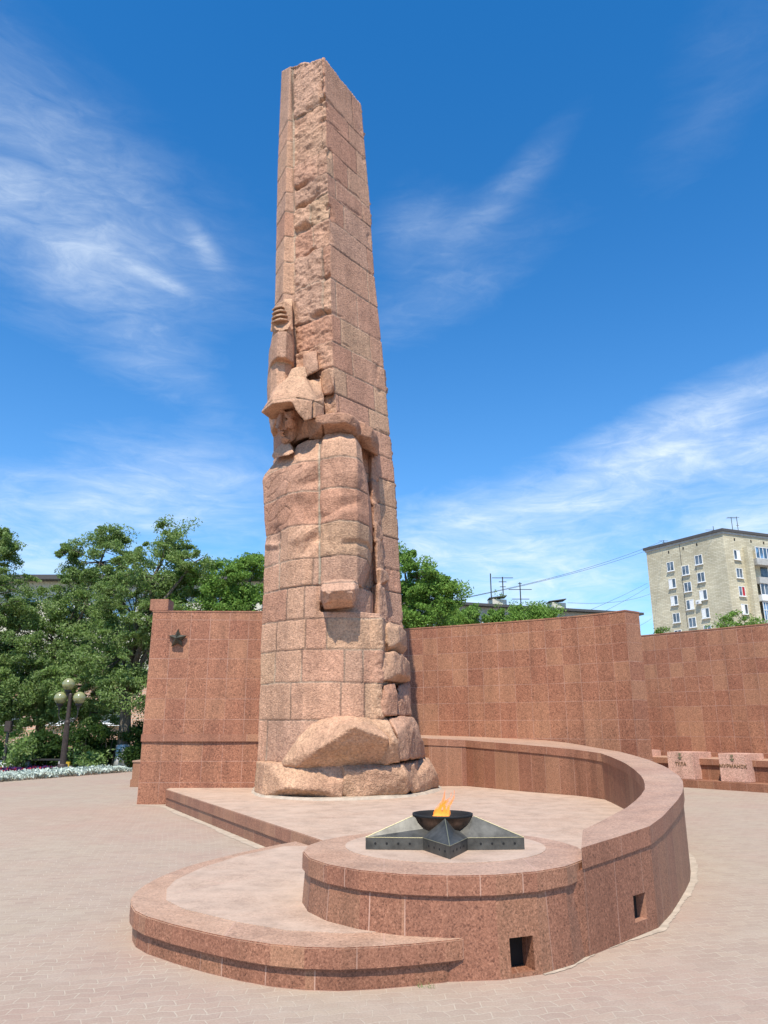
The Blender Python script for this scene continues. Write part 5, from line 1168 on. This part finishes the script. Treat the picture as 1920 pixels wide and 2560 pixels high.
# air conditioner
s, z = hit(*K7(917, 1160), BC, dL_); c = BC+dL_*s+nL*.35; c = Vector((c.x, c.y, z))
ac = empty('air_conditioner', 'white air conditioner hung on the yellow brick facade between windows', 'air conditioner', tuple(c))
MB().box(c, (.85, .4, .62), math.atan2(dL_.y, dL_.x)).build('case', M['white'], ac, bevel=.03); MB().lathe(c+nL*.2-Vector((0, 0, 0)), [(.2, -.01), (.2, .01)], 12).build('fan_grille', M['iron'], ac)
def antenna(label, px, py0, py1, d, bars=(), cat='antenna', r=.05):
    p0_, p1_ = P(px, py0, d), P(px, py1, d); p1_.x = p0_.x
    a_ = empty('roof_antenna', label, cat, tuple(p0_)); MB().tube([p0_, p1_], r, 5).build('mast', M['iron'], a_)
    if bars:
        mb = MB()
        for f, wd in bars:
            c = p0_.lerp(p1_, f); mb.tube([c-Vector((wd/2, 0, 0)), c+Vector((wd/2, 0, .0))], r*.6, 4)
        mb.build('crossbar', M['iron'], a_)
    return a_
antenna('mast with a camera-like head on the yellow block roof', 1330.7+.1979*1275, 1071.5+.1979*380, 1071.5+.1979*230, 116, ((.93, 1.6), (.98, 1.2)))
antenna('thin twin mast near the roof edge of the yellow block, rightmost', 1330.7+.1979*1335, 1071.5+.1979*385, 1071.5+.1979*225, 116, ((.4, .5), (.95, .9)))
antenna('short cross aerial left of the roof corner of the yellow block', 1330.7+.1979*1066, 1071.5+.1979*385, 1071.5+.1979*330, 116, ((.25, 2.6),))
antenna('short ringed post on the left roof edge of the yellow block', 1330.7+.1979*523, 1071.5+.1979*530, 1071.5+.1979*485, 125, ((.9, 1.6), (.5, .6)))
# long low building with chimneys
Y4 = lambda x, y: ((1080+.3376*x)/1.1573, (1400+.3376*y)/1.1573)
La = P(*Y4(-900, 270), 70.0); zR = P(*Y4(150, 318), 75.0).z; A4 = G(*Y4(150, 318), zR); B4 = G(*Y4(1530, 398), zR)
d4 = (B4-A4).normalized(); A5 = A4-d4*38; n4 = Vector((-d4.y, d4.x, 0)); n4 = n4 if n4.y > 0 else -n4
lg = empty('long_building', 'long grey flat-roofed building with two capped chimneys, beyond the middle wall', 'building', (A4.x, A4.y, 0))
polyL = ccw([(A5.x, A5.y), (B4.x-.9*d4.x, B4.y-.9*d4.y), (B4.x-.9*d4.x+n4.x*11, B4.y-.9*d4.y+n4.y*11), (A5.x+n4.x*11, A5.y+n4.y*11)])
o = MB().prism(polyL, 0, zR-.25).build('wall', M['concrete'], lg); facade_uv(o)
MB().prism(inset_poly(polyL, -.9), zR-.249, zR).build('roof_slab', M['roof'], lg)
for k in range(16):
    s = 30+k*3.0
    if s < (B4-A5).length-3: frame_win(lg, A5, d4, s, zR-2.2, 1.5, 1.3, 2)
for (x0, x1, y0, y1, lab) in [(435, 553, 285, 338, ''), (880, 996, 310, 365, '')]:
    a_ = G(*Y4(x0, y1), zR); b_ = G(*Y4(x1, y1), zR); c = (a_+b_)/2; wd = (b_-a_).length; ht = Zat(Y4(x0, y0)[1], c.y)-zR
    ch = MB().box((c.x, c.y+1, zR+ht/2+.0), (wd*.98, 1.2, ht), math.atan2(d4.y, d4.x)).build('chimney', M['stucco'], lg)
    MB().box((c.x, c.y+1, zR+ht+.22), (wd*1.12, 1.7, .09), tilt=Matrix.Rotation(-.14, 3, 'Y')).build('chimney_cap', M['roof'], ch)
for x, y0, y1, bars, lab in [(440, 285, 100, (), 'plain tall wooden mast at the first chimney of the long building'), (528, 265, 125, ((.95, 2.2), (.5, .6), (.75, .8)), 'aerial with crossbars standing on the first chimney'), (660, 350, 165, ((.35, 1.8), (.72, 2.4), (.95, .4)), 'aerial with crossbars between the two chimneys')]:
    p = Y4(x, y0); q = Y4(x, y1); antenna(lab, p[0], p[1]+2, q[1], 76.5, bars, r=.06)
# left building behind the trees
lz = Zat(1256, 50.0); xa, xb_ = colX(-250, 50, 6), colX(560, 50, 6)
lf = empty('brick_house', 'flat-roofed pale and pink brick building glimpsed behind the left trees', 'building', ((xa+xb_)/2, 50, 0))
o = MB().box(((xa+xb_)/2, 55, lz/2), (xb_-xa, 10, lz)).build('wall', M['stucco'], lf); facade_uv(o)
o = MB().box(((xa+xb_)/2, 54.97, 2.4), (xb_-xa+.06, 10, 4.8)).build('ground_floor_wall', M['brick_r'], lf); facade_uv(o)
MB().box(((xa+xb_)/2, 54.6, lz+.15), (xb_-xa+.8, 11, .3)).build('roof_slab', M['roof'], lf)
for k in range(14):
    x = xa+2+k*3.4
    for z_ in (2.6, 5.9, 9.2):
        if x < xb_-1: frame_win(lf, Vector((xa, 50-(.03 if z_ < 4.8 else 0), 0)), Vector((1, 0, 0)), x-xa, z_, 1.6, 1.5, 2, gl='glass_blue' if z_ > 8 else 'glass')
# overhead wires
def wire(label, a, b, sag, r=.02, n=16):
    pts_ = [Vector(a).lerp(Vector(b), i/n) - Vector((0, 0, sag*4*(i/n)*(1-i/n))) for i in range(n+1)]
    o = MB().tube(pts_, r, 4).build('overhead_wire', M['iron']); tag(o, label, 'wire', 'wires between the buildings')
Y8 = lambda x, y: ((980+.5666*x)/1.1573, (1250+.5666*y)/1.1573)
wire('upper of the two long wires rising to the yellow block roof', P(*Y8(280, 438), 76), P(*Y8(1200, 178), 125), .8, .022)
wire('lower of the two long wires rising to the yellow block roof', P(*Y8(283, 440), 76), P(*Y8(1117, 226), 127), .5, .022)
wire('nearly level wire from the second chimney to the yellow block', P(*Y8(775, 453), 78), P(*Y8(1140, 414), 126), .6, .018)
wire('steep wire meeting the yellow block left edge, upper of two', P(*Y8(870, 487), 84), P(*Y8(1128, 366), 126), .1, .018)
wire('steep wire meeting the yellow block left edge, lower of two', P(*Y8(945, 487), 84), P(*Y8(1132, 382), 126), .1, .018)
wire('short wire crossing the sky gap beside the wall end', P(*Y8(1080, 560), 84), P(*Y8(1148, 520), 126), .1, .018)
# grass tufts at the foot of the drum
rs = np.random.RandomState(9)
for (px0, px1, py, n_, nm) in [(1030, 1095, 2110, 60, 'grass tuft at the foot of the drum by the open duct'), (900, 940, 2133, 14, 'tiny grass blades at the foot of the low step front'), (558, 574, 2014*1.0, 10, 'x')]:
    if nm == 'x': px0, px1, py, nm = 486, 496, 2108, 'single small weed at the foot of the crescent step'
    vs = []; fs = []
    for k in range(n_*2):
        b_ = G(rs.uniform(px0, px1), py+rs.uniform(-4, 3)); a = rs.rand()*6.28; l = rs.uniform(.012, .035); w2 = .002
        tip = b_+Vector((math.cos(a)*l*.9, math.sin(a)*l*.9, l)); s_ = Vector((-math.sin(a), math.cos(a), 0))*w2; i = len(vs)
        vs += [b_-s_, b_+s_, tip]; fs.append((i, i+1, i+2))
    tag(mesh('grass', vs, fs, M['leafA']), nm, 'grass', kind='stuff')
